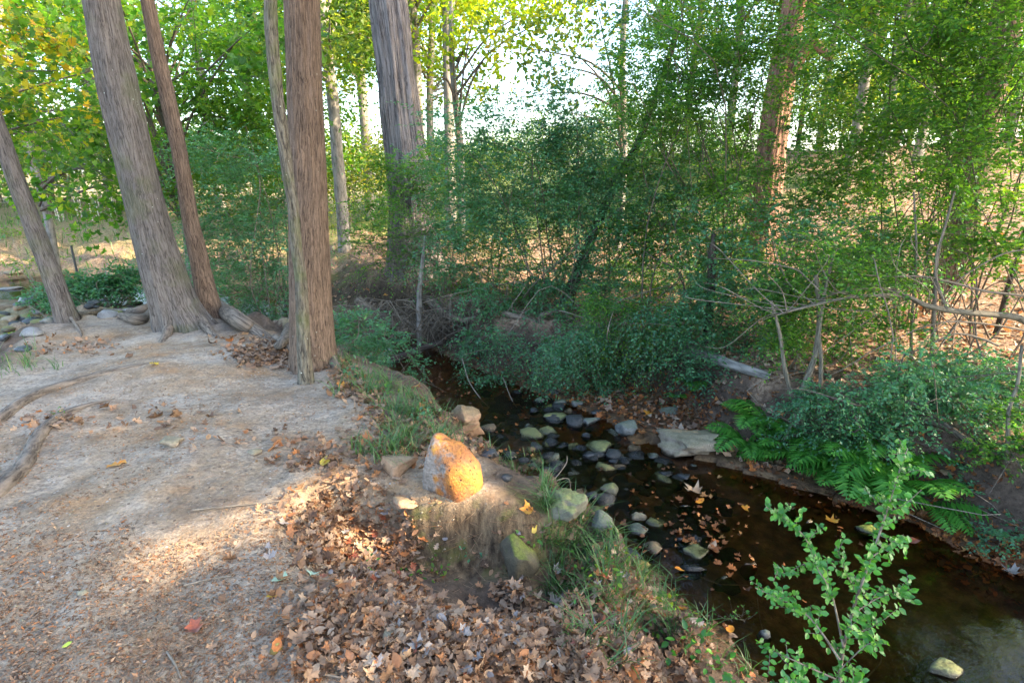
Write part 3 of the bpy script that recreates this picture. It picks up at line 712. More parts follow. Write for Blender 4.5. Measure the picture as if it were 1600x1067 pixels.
loose('fallen_log', 'weathered grey log lying along the top of the far bank', 'log', [GP(1035, 548, .05), GP(1075, 556, .07), GP(1110, 568, .07), GP(1150, 580, .05), GP(1205, 592, .02)], .075, .045, 'bark_pale')
loose('fallen_log', 'dark wet log slanting into the creek under the root hollow', 'log', [at_y(585, 572, 7.7), at_y(620, 560, 7.85), at_y(655, 545, 8.0), at_y(690, 535, 8.1)], .06, .04, 'bark_dark')
loose('tree_root', 'thick grey root slanting down the far bank, beside the tall trunk', 'root', [at_y(560, 470, 9.0), at_y(580, 485, 8.8), at_y(605, 500, 8.6), at_y(622, 512, 8.4)], .08, .05, 'root')
loose('tree_root', 'pale bent root arching out over the dark hollow', 'root', [at_y(672, 470, 8.5), at_y(685, 480, 8.3), at_y(700, 492, 8.15), at_y(720, 500, 8.05), at_y(745, 498, 8.0)], .07, .04, 'root')
loose('tree_root', 'crooked pale root along the bank beneath the dark slanting trunk', 'root', [at_y(785, 490, 7.7), at_y(820, 498, 7.6), at_y(842, 505, 7.5), at_y(848, 492, 7.5), at_y(880, 486, 7.6)], .045, .03, 'root')
for k, (x0, x1, y0, dr) in enumerate([(1300, 1440, 640, 90), (1330, 1520, 610, 75), (1400, 1560, 650, 60), (1260, 1330, 612, 60), (1450, 1620, 600, 70), (1290, 1370, 690, 30)]):
    pts = [GP(x0 + (x1 - x0) * t, y0 + dr * t + 8 * math.sin(t * 7 + k), .03 * math.sin(t * 3.1) + .01) for t in np.linspace(0, 1, 7)]
    loose('tree_root', ['brown root sloping down the eroded right bank, nearest the three stems', 'uppermost long root on the eroded right bank', 'root reaching the dark hole in the right bank', 'short root under the bank edge behind the three stems', 'rightmost long root sloping off the picture', 'low root at the foot of the right bank above the ferns'][k], 'root', pts, .04, .018, 'root', seed=k)
loose('bare_vine', 'pale arching vine hanging down to the stones of the riffle', 'vine', [at_y(722, 560, 7.0), at_y(735, 600, 6.6), at_y(768, 640, 6.2), at_y(810, 666, 5.9), at_y(860, 684, 5.7), at_y(918, 682, 5.6)], .009, .006, 'twig', sides=6, rough=0)
loose('bare_vine', 'thin brown vine drooping over the mossy riffle stones', 'vine', [at_y(786, 590, 6.6), at_y(800, 625, 6.3), at_y(818, 650, 6.1), at_y(822, 672, 6.0)], .006, .004, 'twig', sides=6, rough=0)
loose('dry_twig', 'dead twig leaning over the near bank beside the olive boulder', 'twig', [at_y(842, 775, 3.4), at_y(865, 750, 3.5), at_y(884, 725, 3.6), at_y(886, 712, 3.65)], .005, .003, 'twig', sides=5, rough=0)
loose('dry_twig', 'bent pale twig arching to the creek right of the grass', 'twig', [at_y(850, 770, 3.4), at_y(868, 752, 3.45), at_y(888, 748, 3.5), at_y(892, 768, 3.5)], .004, .003, 'twig', sides=5, rough=0)
for k, (pts, lab) in enumerate([([(885, 955), (905, 935), (925, 905), (950, 870)], 'grey stick sloping down the near bank into the grass'), ([(1080, 900), (1120, 925), (1165, 935)], 'thin stick above the brown water beside the bank'), ([(1195, 1010), (1185, 975), (1180, 955)], 'short upright twig beside the leafy sapling'),
                                ([(1350, 1067), (1372, 1050), (1370, 1040)], 'hooked twig end sticking out of the water'), ([(288, 918), (330, 908), (362, 904)], 'straight brown stick lying on the path'), ([(300, 800), (380, 792), (440, 785)], 'thin dark stick lying across the lit soil'), ([(540, 905), (570, 925), (596, 945)], 'flat pale stick at the edge of the leaf drift'), ([(262, 1022), (276, 1045), (284, 1064)], 'curved pale stem lying near the bottom left'), ([(495, 1055), (520, 1060), (545, 1066)], 'white dry stem lying at the bottom edge')]):
    loose('dry_twig', lab, 'twig', [GP(a, b, .012 if k not in (1, 2, 3) else .03 + .04 * i) for i, (a, b) in enumerate(pts)], .005, .003, 'twig', 16, 5, 0)
# tangle of hanging fine roots under the overhang
S_, T_, L_ = [], [], []
for k in range(420):
    px = rng.uniform(522, 770); py = 478 + rng.uniform(-12, 40)
    q = at_y(px, py, rng.uniform(7.9, 8.5)); S_.append(q); a = rng.uniform(-1, 1); T_.append(nrm([a, rng.uniform(-.4, .3), rng.uniform(-1, .15)])); L_.append(rng.uniform(.12, .55))
V, Q, B = thin_tubes(np.array(S_), np.array(T_), np.array(L_), rng.uniform(-.2, .5, len(S_)), .009)
o = obj('root_tangle', mesh('root_tangle', V, Q, M['twig'], False, {'bk': ('FLOAT_VECTOR', B)})); tag(o, 'tangle of fine roots hanging in the bank hollow', 'roots', kind='stuff')
# ---------------------------------------------------------------- stones
import bmesh
def ico(sub):
    bm = bmesh.new(); bmesh.ops.create_icosphere(bm, subdivisions=sub, radius=1)
    V = np.array([v.co[:] for v in bm.verts]); T = np.array([[v.index for v in f.verts] for f in bm.faces]); bm.free(); return V, T
ICO = {s: ico(s) for s in (2, 3, 4)}
def rock_verts(seed, sub=3, cuts=13, rough=.20, cut=(.45, .86)):
    V, Tt = ICO[sub]; V = V.copy(); r = np.random.default_rng(seed)
    for k in range(cuts):
        n = nrm(r.normal(size=3)); d = r.uniform(*cut); s = V @ n; V -= n * np.maximum(s - d, 0)[:, None] * .92
    V = V * (1 + rough * fbm(V * 1.4, seed, 3) + rough * .35 * fbm(V * 5, seed + 3, 2))[:, None]
    lo, hi = V.min(0), V.max(0); V = (V - (lo + hi) / 2) / ((hi - lo) / 2)
    return V, Tt
def stone(px, py, w, h, mat, label, seed, group=None, depth=None, name='creek_stone', cat='stone', sub=3, sink=.25, rot=None, cuts=13):
    q = hit(px, py + h * .35, True)
    dist = q[1] * CP + (EYE - q[2]) * SP; sx = w / F * dist / 2 * (1.14 if w < 60 else 1.04)
    # height from the apparent height, seen from above at the camera's angle
    el = math.atan2(EYE - q[2], q[1]); hh = h / F * dist / 2
    sy = depth or sx * .85; sz = max(.35 * sx, math.sqrt(max(hh ** 2 - (sy * math.sin(el)) ** 2, (.30 * sx) ** 2)) / math.cos(el))
    sz = min(sz, sx * 1.5); sy = min(sy, max(hh / max(math.sin(el), .2) * .95, sx * .4))
    V, Tt = rock_verts(seed, 4 if w > 60 else sub, cuts + (6 if w > 60 else 0), .34 if w > 60 else .22)
    a = (rot if rot is not None else random.Random(seed).uniform(-.3, .3)); c, s = math.cos(a), math.sin(a)
    V = V * [sx, sy, sz]
    V = V @ np.array([[c, 0, -s], [0, 1, 0], [s, 0, c]]).T if rot else V
    gz = g1(q[0], q[1] + sy * .5)
    z = max(min(q[2], gz + .05), gz) + sz * (1 - 2 * sink) if sink < .5 else gz
    if gz < WATER - .01:                    # standing in the creek: from the bed to a little above the water
        top_ = WATER + (.75 if sz < .12 else .6) * sz * (.35 if 'awash' in label or 'slate' in label else 1); bot = gz - .015
        V[:, 2] *= (top_ - bot) / 2 / sz; z = (top_ + bot) / 2
    o = obj(name, mesh(name, V, Tt, M[mat], True), loc=(q[0], q[1] + sy * .3, z))
    return tag(o, label, cat, group)
# the boulder on the crest
V, Tt = rock_verts(412, 4, 8, .06, (.66, .92))
prof = np.interp(V[:, 2], [-1, -.75, -.2, .3, .75, 1], [.55, .80, 1.0, 1.0, .93, .80])
V[:, 0] *= prof; V[:, 1] *= prof
V[:, 0] += np.where(V[:, 2] < 0, .20 * -V[:, 2], -.02 * V[:, 2])
V = V * [.168, .14, .25]
bp = at_y(705, 748, 2.70)
tag(obj('boulder', mesh('boulder', V, Tt, M['boulder'], True), loc=bp), 'upright orange and grey boulder perched on the crest of the near bank', 'boulder')
stone(622, 722, 52, 48, 'rock_brown', 'flat-faced earthy block set in the soil left of the orange boulder', 77, name='earthy_block', cat='rock', sink=.38, cuts=12)
stone(812, 872, 56, 74, 'moss', 'moss-covered rock below the orange boulder', 81, name='mossy_rock', cat='rock', sink=.3)
stone(635, 806, 38, 22, 'rock_brown', 'small orange brown stone in the soil face above the leaf drift', 83, cat='stone', sink=.4)
ROCKS = [
 (724, 650, 64, 58, 'rock_brown', 'large rounded brown boulder at the foot of the near bank'),
 (869, 647, 36, 20, 'rock_olive', 'flat green stone, uppermost mossy one of the riffle'),
 (854, 668, 36, 19, 'rock_olive', 'flat mossy stone beside the end of the arching vine'),
 (922, 656, 30, 14, 'rock_grey', 'low grey stone alone at the head of the riffle'),
 (979, 668, 30, 28, 'rock_grey', 'dark round grey stone on the gravel bar edge'),
 (935, 691, 50, 26, 'rock_olive', 'broad olive stone with a notched top in mid creek'),
 (930, 709, 36, 10, 'rock_dark', 'flat dark slab just under the notched olive stone'),
 (1078, 685, 92, 50, 'rock_tan', 'biggest tan slab beside the ferns across the creek'),
 (953, 756, 27, 38, 'rock_olive', 'upright curved mossy stone in mid creek'),
 (925, 769, 23, 17, 'rock_blue', 'smooth blue grey pebble beside the curved mossy stone'),
 (884, 800, 66, 56, 'rock_olive', 'large olive boulder against the near bank grass'),
 (933, 790, 35, 20, 'rock_olive', 'rounded olive stone right of the large olive boulder'),
 (941, 815, 30, 34, 'rock_grey', 'blocky grey stone below the rounded olive one'),
 (997, 801, 26, 22, 'rock_tan', 'pale tan stone, topmost of the lower cluster'),
 (1026, 812, 35, 19, 'rock_olive', 'smooth oval olive stone right of the pale tan one'),
 (996, 823, 34, 22, 'rock_grey', 'round grey stone below the pale tan one'),
 (1021, 849, 33, 27, 'rock_brown', 'dark brown round stone in the lower cluster'),
 (989, 861, 28, 24, 'rock_dark', 'dark pointed stone by the near bank, lower cluster'),
 (1087, 837, 34, 20, 'rock_dark', 'long dark grey stone slanting in the lower cluster'),
 (1065, 838, 15, 14, 'rock_dark', 'tiny dark stone between two larger ones, lower cluster'),
 (1089, 859, 38, 20, 'rock_olive', 'flat olive stone at the right of the lower cluster'),
 (1085, 882, 38, 16, 'rock_dark', 'low dark wet stone, last of the lower cluster'),
 (1003, 881, 24, 18, 'rock_yellow', 'small yellow brown stone at the edge of the bank grass'),
 (842, 621, 18, 17, 'rock_grey', 'small grey stone highest on the riffle, left one'),
 (874, 624, 22, 18, 'rock_grey', 'small grey stone high on the riffle, beside its twin'),
 (866, 611, 19, 11, 'rock_dark', 'dark pebble behind the two small grey stones'),
 (835, 638, 17, 11, 'rock_dark', 'dark stone in the riffle left of the green flat one'),
 (854, 632, 20, 13, 'moss', 'mossy dark stone tucked behind the green flat one'),
 (903, 629, 18, 11, 'rock_grey', 'small stone half under leaves at the bar'),
 (932, 646, 16, 8, 'rock_blue', 'thin bluish pebble behind the low grey stone'),
 (1046, 641, 28, 14, 'rock_grey', 'grey stone lying in leaves on the gravel bar'),
 (763, 709, 28, 17, 'rock_dark', 'dark wet stone right behind the orange boulder'),
 (797, 707, 22, 15, 'rock_dark', 'dark stone in the splashing water'),
 (827, 663, 18, 13, 'rock_grey', 'grey stone beside the splashing water'),
 (918, 676, 18, 14, 'rock_blue', 'blue grey stone above the notched olive one'),
 (879, 691, 24, 14, 'rock_blue', 'wet blue stone below the arching vine'),
 (976, 714, 24, 13, 'rock_blue', 'dark blue wet stone right of the notched olive one'),
 (959, 718, 14, 10, 'rock_dark', 'tiny black stone touching the dark blue one'),
 (1038, 736, 28, 15, 'rock_dark', 'wide black stone in shallow mid water'),
 (1018, 708, 23, 14, 'rock_grey', 'greyish stone left of the biggest tan slab'),
 (1068, 741, 20, 15, 'rock_dark', 'round dark stone in the pool below the tan slab'),
 (1083, 724, 14, 8, 'rock_grey', 'small flat stone just below the tan slab'),
 (792, 746, 17, 13, 'rock_dark', 'black stone between grass and water by the boulder'),
 (1075, 786, 27, 10, 'rock_dark', 'flat wet black slab awash in mid creek'),
 (1138, 900, 38, 13, 'rock_grey', 'flat angular slate lying on the brown creek bed'),
 (1171, 877, 22, 10, 'rock_brown', 'orange brown stone alone in the brown water'),
 (1232, 790, 26, 13, 'rock_brown', 'brown stone at the water edge below the ferns'),
 (1264, 811, 25, 11, 'rock_tan', 'tan stone in the water behind the sapling top'),
 (1359, 822, 32, 24, 'moss', 'dark mossy stone at the far edge behind the sapling'),
 (1477, 1030, 84, 52, 'rock_olive', 'greenish rock barely above the water at the bottom right corner'),
 (1480, 739, 18, 11, 'rock_brown', 'reddish stone alone on the far bank slope'),
 (1197, 984, 18, 26, 'rock_grey', 'grey stone half hidden beside the sapling foot'),
 (265, 690, 30, 20, 'rock_tan', 'pale stone embedded in the bare path'),
 (430, 1012, 17, 22, 'rock_yellow', 'small upright yellowish stone among the leaves'),
 (395, 706, 22, 9, 'rock_tan', 'low tan stone flush with the path'),
 (590, 702, 22, 11, 'rock_brown', 'rusty stone among leaves above the earthy block'),
 (128, 925, 16, 9, 'rock_tan', 'small whitish stone in the lit strip of soil'),
 (610, 990, 26, 22, 'rock_tan', 'pale rounded stone in the drift at bottom centre'),
 (600, 1035, 18, 12, 'rock_tan', 'small pale stone at the bottom edge'),
 (455, 1010, 16, 9, 'rock_grey', 'bluish grey stone on the path near the bottom'),
 (608, 925, 20, 14, 'rock_grey', 'grey stone beside the flat pale stick'),
]
for k, (px, py, w, h, m, lab) in enumerate(ROCKS):
    stone(px, py, w, h, m, lab, 100 + k, 'stones in and beside the creek' if py > 600 and px > 700 else None, sub=3 if w > 24 else 2, sink=.30 if py < 900 else .33)
# stones of the creek on the left behind the trees
LEFT = [(169, 490, 26, 15, 'rock_white', 'white stone behind the long pale root'), (50, 518, 32, 18, 'rock_white', 'pale rounded stone nearest the mound at left'), (12, 500, 26, 14, 'rock_tan', 'tan stone at the left edge of the side creek'),
 (14, 448, 26, 11, 'rock_white', 'flat pale stone at the left edge, higher up'), (38, 470, 26, 18, 'rock_blue', 'bluish slab left of the leaning slim tree'), (212, 470, 14, 9, 'rock_dark', 'dark stone at the right end of the side pool'), (233, 473, 12, 9, 'rock_blue', 'blue stone touching the thick tree in view'),
 (174, 430, 20, 14, 'rock_tan', 'tan rock behind the green brush heap'), (75, 500, 24, 12, 'rock_grey', 'low grey stone before the slim tree foot'), (60, 488, 20, 10, 'rock_white', 'white pebble left of the slim tree'), (30, 482, 18, 10, 'rock_brown', 'brown stone among pale ones at left'), (5, 530, 20, 12, 'rock_dark', 'dark stone low at the left edge'),
 (145, 473, 16, 9, 'rock_dark', 'dark stone in the rubble bar, leftmost'), (160, 468, 14, 8, 'rock_blue', 'blue stone in the rubble bar'), (190, 466, 13, 8, 'rock_grey', 'grey stone in the middle of the rubble bar'), (200, 487, 14, 7, 'rock_white', 'small white stone above the root'), (35, 545, 22, 10, 'rock_dark', 'dark flat stone at the foot of the mound'), (20, 425, 20, 7, 'rock_tan', 'distant tan stone at the sunny pool')]
for k, (px, py, w, h, m, lab) in enumerate(LEFT):
    stone(px, py, w, h, m, lab, 300 + k, 'stones of the side creek', sub=2)
# cobbles of the bed, alike and unnamed in the picture
cob = [mesh('cobble', rock_verts(500 + k, 2, 6)[0], ICO[2][1], M[m], True) for k, m in enumerate(['rock_dark', 'rock_grey', 'rock_blue', 'rock_olive', 'rock_brown', 'rock_dark'])]
pix = []
r = np.random.default_rng(5)
while len(pix) < 290:
    px, py = r.uniform(760, 1140), r.uniform(615, 880)
    if abs(py - (655 + (px - 800) * .55)) < 62: pix.append((px, py))
H = hits(pix, False)
for k, q in enumerate(H):
    if q[2] > WATER + .05: continue
    o = obj('cobble', cob[k % 6], loc=(q[0], q[1], q[2] + .005)); s = .028 + .085 * r.uniform(0, 1) ** 2.2
    o.scale = (s * r.uniform(.9, 1.4), s, s * .75); o.rotation_euler = (r.uniform(-.2, .2), r.uniform(-.2, .2), r.uniform(0, 6))
    tag(o, 'small wet dark cobble on the riffle bed', 'cobble', 'cobbles of the riffle')
pix = [(r.uniform(0, 240), r.uniform(440, 545)) for _ in range(110)]
H = hits(pix, False); k = 0
for q in H:
    if q[1] < 6.9 and q[0] > -5.6: continue
    o = obj('cobble', cob[(k * 3 + 3) % 6], loc=(q[0], q[1], q[2] + .02)); s = r.uniform(.04, .13); k += 1
    o.scale = (s * r.uniform(.9, 1.5), s, s * .6); o.rotation_euler = (0, 0, r.uniform(0, 6))
    tag(o, 'loose cobble in the rubble of the side creek', 'cobble', 'cobbles of the side creek')
# ---------------------------------------------------------------- foliage
# gaps cut in the foliage to let the low sun reach the ground: centre, half axes, bearing of the long axis, height of the lit spot
def gp(px, py): q = hit(px, py); return q
_ax = math.atan2(SUN[1], SUN[0])
LIT = []
for px, py, a, b, ang_, zz in [(400, 800, .62, .15, .81, 0), (300, 870, .40, .09, .81, 0), (505, 770, .22, .13, .81, 0), (580, 855, .36, .20, .3, -.2), (432, 992, .07, .04, 0, 0), (170, 668, .30, .07, .5, 0), (330, 955, .12, .04, .8, 0), (555, 1040, .14, .05, .8, 0), (60, 860, .10, .04, .8, 0), (330, 560, .18, .06, .3, 0), (712, 760, .17, .14, 0, .05), (1500, 480, 2.2, .9, .1, 0), (1400, 560, 1.1, .35, .2, -.2), (1330, 420, 1.6, .6, 0, 0), (1560, 590, .5, .2, 0, -.2),
                               (1540, 400, 2.2, .8, .0, .1), (660, 430, .5, .2, 0, -.2), (480, 520, .12, .10, 0, .35), (1090, 820, .10, .07, 0, -1)]:
    q = hit(px, py); LIT.append((q[0], q[1], q[2] if zz == 0 else zz, a, b, ang_))
def sunlit_gap(P):
    """true for points that would shade one of those openings"""
    out = np.zeros(len(P), bool)
    for x0, y0, z0, a, b, th in LIT:
        k = (P[:, 2] - z0) / SUN[2]; ok = k > .9
        dx = P[:, 0] - SUN[0] * k - x0; dy = P[:, 1] - SUN[1] * k - y0
        c, s = math.cos(th), math.sin(th); u = (dx * c + dy * s) / a; v = (-dx * s + dy * c) / b
        w = fbm(np.stack([dx, dy, dx * 0], 1) * 5, 7, 2) * .5
        out |= ok & (u * u + v * v < 1 + w)
    return out
def sph(r, n): v = nrm(r.normal(size=(n, 3))); return v * r.uniform(0, 1, n)[:, None] ** (1 / 2.2)
def sprays(r, C, Rad, n, Lt=(.22, .5), droop=(.1, .5), spread=1.0, outward=.7, up=.15, down=0.):
    o = sph(r, n); S = np.asarray(C) + o * np.asarray(Rad)
    # lumps: pull starting points towards a few centres so the mass has clumps and gaps
    m = max(4, n // 9); cen = S[r.integers(0, n, m)]; k = r.integers(0, m, n); S = cen[k] + (S - cen[k]) * .0 + r.normal(size=(n, 3)) * np.asarray(Rad) * .28
    D = nrm(r.normal(size=(n, 3)) * [1, 1, .45] * spread + (S - C) / np.asarray(Rad) * outward + [0, 0, up - down])
    L = r.uniform(*Lt, n); dr = r.uniform(*droop, n); return S, D, L, dr
def dress(r, S, D, L, dr, k, ll, lw, kind='kite', lift=.3, hang=0.):
    """k leaves down both sides of each twig"""
    n = len(S); t = (np.arange(k) + .6) / k; t = t[None, :] + r.uniform(-.03, .03, (n, k))
    P = S[:, None, :] + D[:, None, :] * (L[:, None] * t)[..., None]; P[..., 2] -= dr[:, None] * L[:, None] * t ** 2
    Tn = nrm(D[:, None, :] + np.array([0, 0, -1.]) * (2 * dr[:, None] * t)[..., None])
    side = nrm(np.cross(Tn, [0, 0, 1.0]) + 1e-3); sg = np.where(np.arange(k) % 2, 1, -1)[None, :, None]
    Dl = nrm(Tn * r.uniform(.3, .9, (n, k, 1)) + side * sg * r.uniform(.6, 1.1, (n, k, 1)) + r.normal(size=(n, k, 3)) * .35 + [0, 0, -hang])
    Nl = nrm(r.normal(size=(n, k, 3)) * .45 + [0, 0, 1.0])
    size = r.uniform(.6, 1.15, (n, k)) * (1 - .35 * t)
    f = kites if kind == 'kite' else ovals
    P = P.reshape(-1, 3); Dl = Dl.reshape(-1, 3); Nl = Nl.reshape(-1, 3); size = size.reshape(-1)
    keep = ~sunlit_gap(P)
    P, Dl, Nl, size = P[keep], Dl[keep], Nl[keep], size[keep]
    return f(P, Dl, Nl, size * ll, size * lw)
NLEAF = 0; LS = 1.7
def bush(name, label, cat, clumps, leaf_mat, ll=.034, lw=.017, k=16, seed=0, root=None, stems=True, group=None, twig_mat='twig', Lt=(.22, .5), droop=(.1, .5), down=0., up=.15, hang=0., kind='kite', parent=None, stem_r=.012, twig_r=.0013, limbs=1, part='foliage', kids=None, dens=1.55):
    """clumps: (px, py, y, rx, ry, rz, n)"""
    global NLEAF
    r = np.random.default_rng(seed + 1000)
    Ss, Ds, Ls, drs, stemparts = [], [], [], [], []
    C0 = []; ll *= LS; lw *= LS * 1.08
    for px, py, y, rx, ry, rz, n in clumps:
        C = at_y(px, py, y); C[2] = max(C[2], g1(C[0], C[1]) + .08); C0.append(C)
        S, D, L, dr = sprays(r, C, (rx, ry, rz), max(6, int(n * dens)), Lt, droop, down=down, up=up)
        Ss.append(S); Ds.append(D); Ls.append(L); drs.append(dr)
    S, D, L, dr = map(np.concatenate, (Ss, Ds, Ls, drs))
    gz = H_(S[:, 0], S[:, 1]); low = S[:, 2] < gz + .03; S[low, 2] = gz[low] + .03 + r.uniform(0, .1, low.sum())
    if parent is None:
        if root is None: root = [C0[0][0], C0[0][1]]
        base = np.array([root[0], root[1], max(g1(root[0], root[1]), WATER)])
        o = thing(name, label, cat, base, group)
    else: o = parent; base = np.array(o.location)
    V, Tt = dress(r, S, D, L, dr, k, ll, lw, kind, hang=hang); NLEAF += len(Tt) // 2
    obj(part, mesh(part, move(V, base), Tt, M[leaf_mat]), o)
    tw = [thin_tubes(S, D, L, dr, twig_r)]
    tips = []
    if stems:
        for C, (px, py, y, rx, ry, rz, n) in zip(C0, clumps):
            if r.uniform() < .4 and len(clumps) > 6: continue
            for q in range(limbs):
                e = C + r.normal(size=3) * [rx * .5, ry * .5, rz * .5]; b = base + r.normal(size=3) * [rx * .9, .25, 0]; b = b if g1(b[0], b[1]) > -.75 and part == 'foliage' else base + r.normal(size=3) * [.04, .04, 0]; b[2] = max(g1(b[0], b[1]), WATER) - .03
                m1 = b + (e - b) * [.25, .25, .4] + r.normal(size=3) * .22; m2 = b + (e - b) * [.6, .6, .8] + r.normal(size=3) * .22
                tips.append(tube(smooth_path([b, m1, m2, e, e + (e - m2) * .5 - [0, 0, .05]], 14), np.linspace(stem_r * r.uniform(.5, 1.1), .0025, 14), 5))
        # side shoots from the limbs
    if twig_mat == 'twig' and seed % 2 and part == 'foliage': twig_mat = 'twig_dark'
    V, Q, B = join([(a[0], a[1], a[2]) for a in tw + tips])
    obj('branches', mesh('branches', move(V, base), Q, M[twig_mat], True, {'bk': ('FLOAT_VECTOR', V)}), o)
    return o
def grid(seed, x0, x1, y0, y1, nx, ny, yd, rad, n, jit=.35):
    r = np.random.default_rng(seed); out = []
    for i in range(nx):
        for j in range(ny):
            px = x0 + (i + .5 + r.uniform(-jit, jit)) * (x1 - x0) / nx; py = y0 + (j + .5 + r.uniform(-jit, jit)) * (y1 - y0) / ny
            y = r.uniform(*yd); q = rad * r.uniform(.75, 1.3); out.append((px, py, y, q, q * .8, q * .75, n))
    return out
PG = 'evergreen shrubs along the far bank'
# centre: blue green weeping shrubs
bush('evergreen_shrub', 'dark weeping evergreen shrub against the white sky, centre', 'shrub', grid(1, 690, 1040, 170, 320, 6, 3, (7.4, 8.8), .40, 48), 'teal', .040, .018, 15, 1, (.6, 8.2), Lt=(.3, .6), group=PG)
bush('evergreen_shrub', 'evergreen shrub below the weeping one, beside the massive cedar', 'shrub', grid(2, 670, 920, 280, 440, 4, 3, (7.6, 8.8), .40, 56), 'teal', .038, .017, 15, 2, (-.3, 8.6), Lt=(.25, .5), group=PG)
bush('evergreen_shrub', 'evergreen shrub growing around the dark slanting trunk', 'shrub', grid(3, 880, 1120, 240, 460, 4, 4, (7.2, 8.4), .40, 52), 'teal', .037, .017, 15, 3, (1.4, 8.0), Lt=(.25, .5), group=PG)
bush('evergreen_shrub', 'low arching evergreen whose blue green sprays hang to the gravel bar', 'shrub', grid(4, 720, 900, 510, 600, 4, 2, (6.2, 7.0), .22, 26) + grid(5, 870, 1080, 470, 610, 5, 2, (6.0, 6.7), .30, 44), 'teal', .030, .015, 15, 4, (1.1, 7.2), Lt=(.22, .42), droop=(.5, 1.1), down=.45, group=PG)
bush('evergreen_shrub', 'fresh green shrub overhanging the bar left of the grey log', 'shrub', grid(6, 900, 1060, 470, 570, 4, 2, (6.3, 6.9), .28, 42), 'privet', .030, .015, 15, 6, (1.5, 6.9), Lt=(.22, .42), droop=(.4, .9), down=.3, group=PG)
bush('evergreen_shrub', 'thin topmost sprays of blue green leaves reaching into the white sky', 'shrub', [(770, 205, 8, .25, .2, .2, 20), (830, 180, 8, .45, .2, .25, 40), (890, 150, 8, .45, .2, .25, 44), (950, 120, 8, .4, .2, .3, 44), (985, 60, 8, .3, .2, .3, 40), (870, 100, 8.3, .3, .2, .2, 16), (910, 215, 8, .35, .2, .15, 34), (930, 30, 8, .25, .2, .2, 14)], 'teal', .036, .016, 14, 50, (1.0, 8.5), Lt=(.3, .6), group=PG)
bush('evergreen_shrub', 'open green thicket hiding the leafy floor behind the weeping shrubs', 'shrub', grid(51, 700, 1150, 330, 470, 6, 3, (8.2, 9.6), .46, 46), 'privet', .040, .018, 15, 51, (.8, 9.2), Lt=(.3, .6), group=PG, limbs=1)
bush('evergreen_shrub', 'hanging green sprays low over the far bank, right of the dead stick', 'shrub', grid(52, 700, 960, 420, 540, 4, 2, (7.2, 8.0), .30, 36), 'teal', .034, .016, 15, 52, (.2, 8.2), Lt=(.25, .5), droop=(.5, 1.1), down=.3, group=PG)
bush('evergreen_shrub', 'green sprays behind the long bare limb', 'shrub', grid(53, 1120, 1460, 330, 460, 5, 3, (5.6, 7.2), .32, 26), 'teal', .036, .019, 14, 53, (3.4, 6.6), Lt=(.25, .5), group=PG)
# right
bush('evergreen_shrub', 'tall green shrub left of the big red brown tree', 'shrub', grid(7, 1000, 1200, 60, 420, 4, 6, (6.6, 8.2), .38, 42), 'privet', .038, .019, 15, 7, (2.4, 7.4), Lt=(.25, .5), group=PG)
bush('evergreen_shrub', 'tall green shrub before the big red brown tree', 'shrub', grid(8, 1230, 1400, 180, 430, 3, 4, (6.0, 7.4), .34, 40), 'privet', .038, .020, 15, 8, (3.5, 6.8), Lt=(.25, .5), group=PG)
bush('evergreen_shrub', 'broad green shrub filling the upper right with flat sprays', 'shrub', grid(9, 1360, 1610, 90, 330, 5, 4, (5.4, 7.2), .35, 34), 'privet', .040, .022, 14, 9, (5.0, 6.4), Lt=(.25, .5), group=PG)
bush('evergreen_shrub', 'high green foliage over the top centre right', 'shrub', grid(10, 960, 1330, -40, 150, 6, 3, (6.2, 8.0), .36, 34), 'privet', .040, .020, 14, 10, (2.9, 7.9), Lt=(.25, .5), group=PG, limbs=2)
bush('evergreen_shrub', 'high green foliage in the top right corner', 'shrub', grid(11, 1330, 1640, -40, 110, 5, 3, (5.2, 7.0), .34, 26), 'privet', .042, .022, 14, 11, (5.6, 7.2), Lt=(.25, .5), group=PG, limbs=2)
bush('evergreen_shrub', 'thin dark shrub before the leafy floor at the right edge', 'shrub', [(1380, 400, 5.8, .25, .2, .2, 40), (1560, 400, 5.4, .3, .25, .14, 50), (1540, 360, 5.6, .35, .3, .16, 50), (1450, 370, 5.8, .3, .25, .14, 40), (1590, 440, 5.3, .2, .2, .1, 24)], 'privet', .038, .021, 14, 12, (4.9, 5.6), group=PG, limbs=2)
bush('evergreen_shrub', 'dark evergreen between the grey log and the three slender stems', 'shrub', grid(13, 1060, 1240, 420, 560, 3, 3, (5.6, 6.4), .27, 46), 'teal', .033, .016, 15, 13, (2.3, 6.4), group=PG)
bush('multi', 'x', 'x', grid(14, 1170, 1400, 400, 540, 4, 3, (4.7, 5.5), .22, 44), 'privet', .032, .017, 15, 14, parent=MULTI[0], limbs=1)
bush('evergreen_shrub', 'low blue green shrub spilling down the right bank above the ferns', 'shrub', grid(15, 1240, 1460, 590, 700, 5, 3, (4.2, 4.8), .18, 26), 'teal', .026, .014, 15, 15, (3.0, 4.75), Lt=(.15, .34), droop=(.3, .9), down=.2, group=PG)
bush('evergreen_shrub', 'leafy dark shrub on the right bank below the sunlit floor', 'shrub', grid(16, 1400, 1600, 560, 680, 5, 3, (4.0, 4.8), .20, 30), 'teal', .027, .015, 15, 16, (3.9, 4.6), Lt=(.15, .34), droop=(.2, .7), group=PG)
bush('x', 'x', 'x', [(1585, 640, 3.75, .12, .15, .10, 26), (1560, 700, 3.75, .10, .12, .10, 22), (1590, 760, 3.7, .10, .12, .12, 26), (1575, 815, 3.7, .09, .10, .08, 14)], 'privet', .026, .015, 14, 17, parent=SAP['edge'][0], limbs=1, Lt=(.12, .26), stem_r=.005)
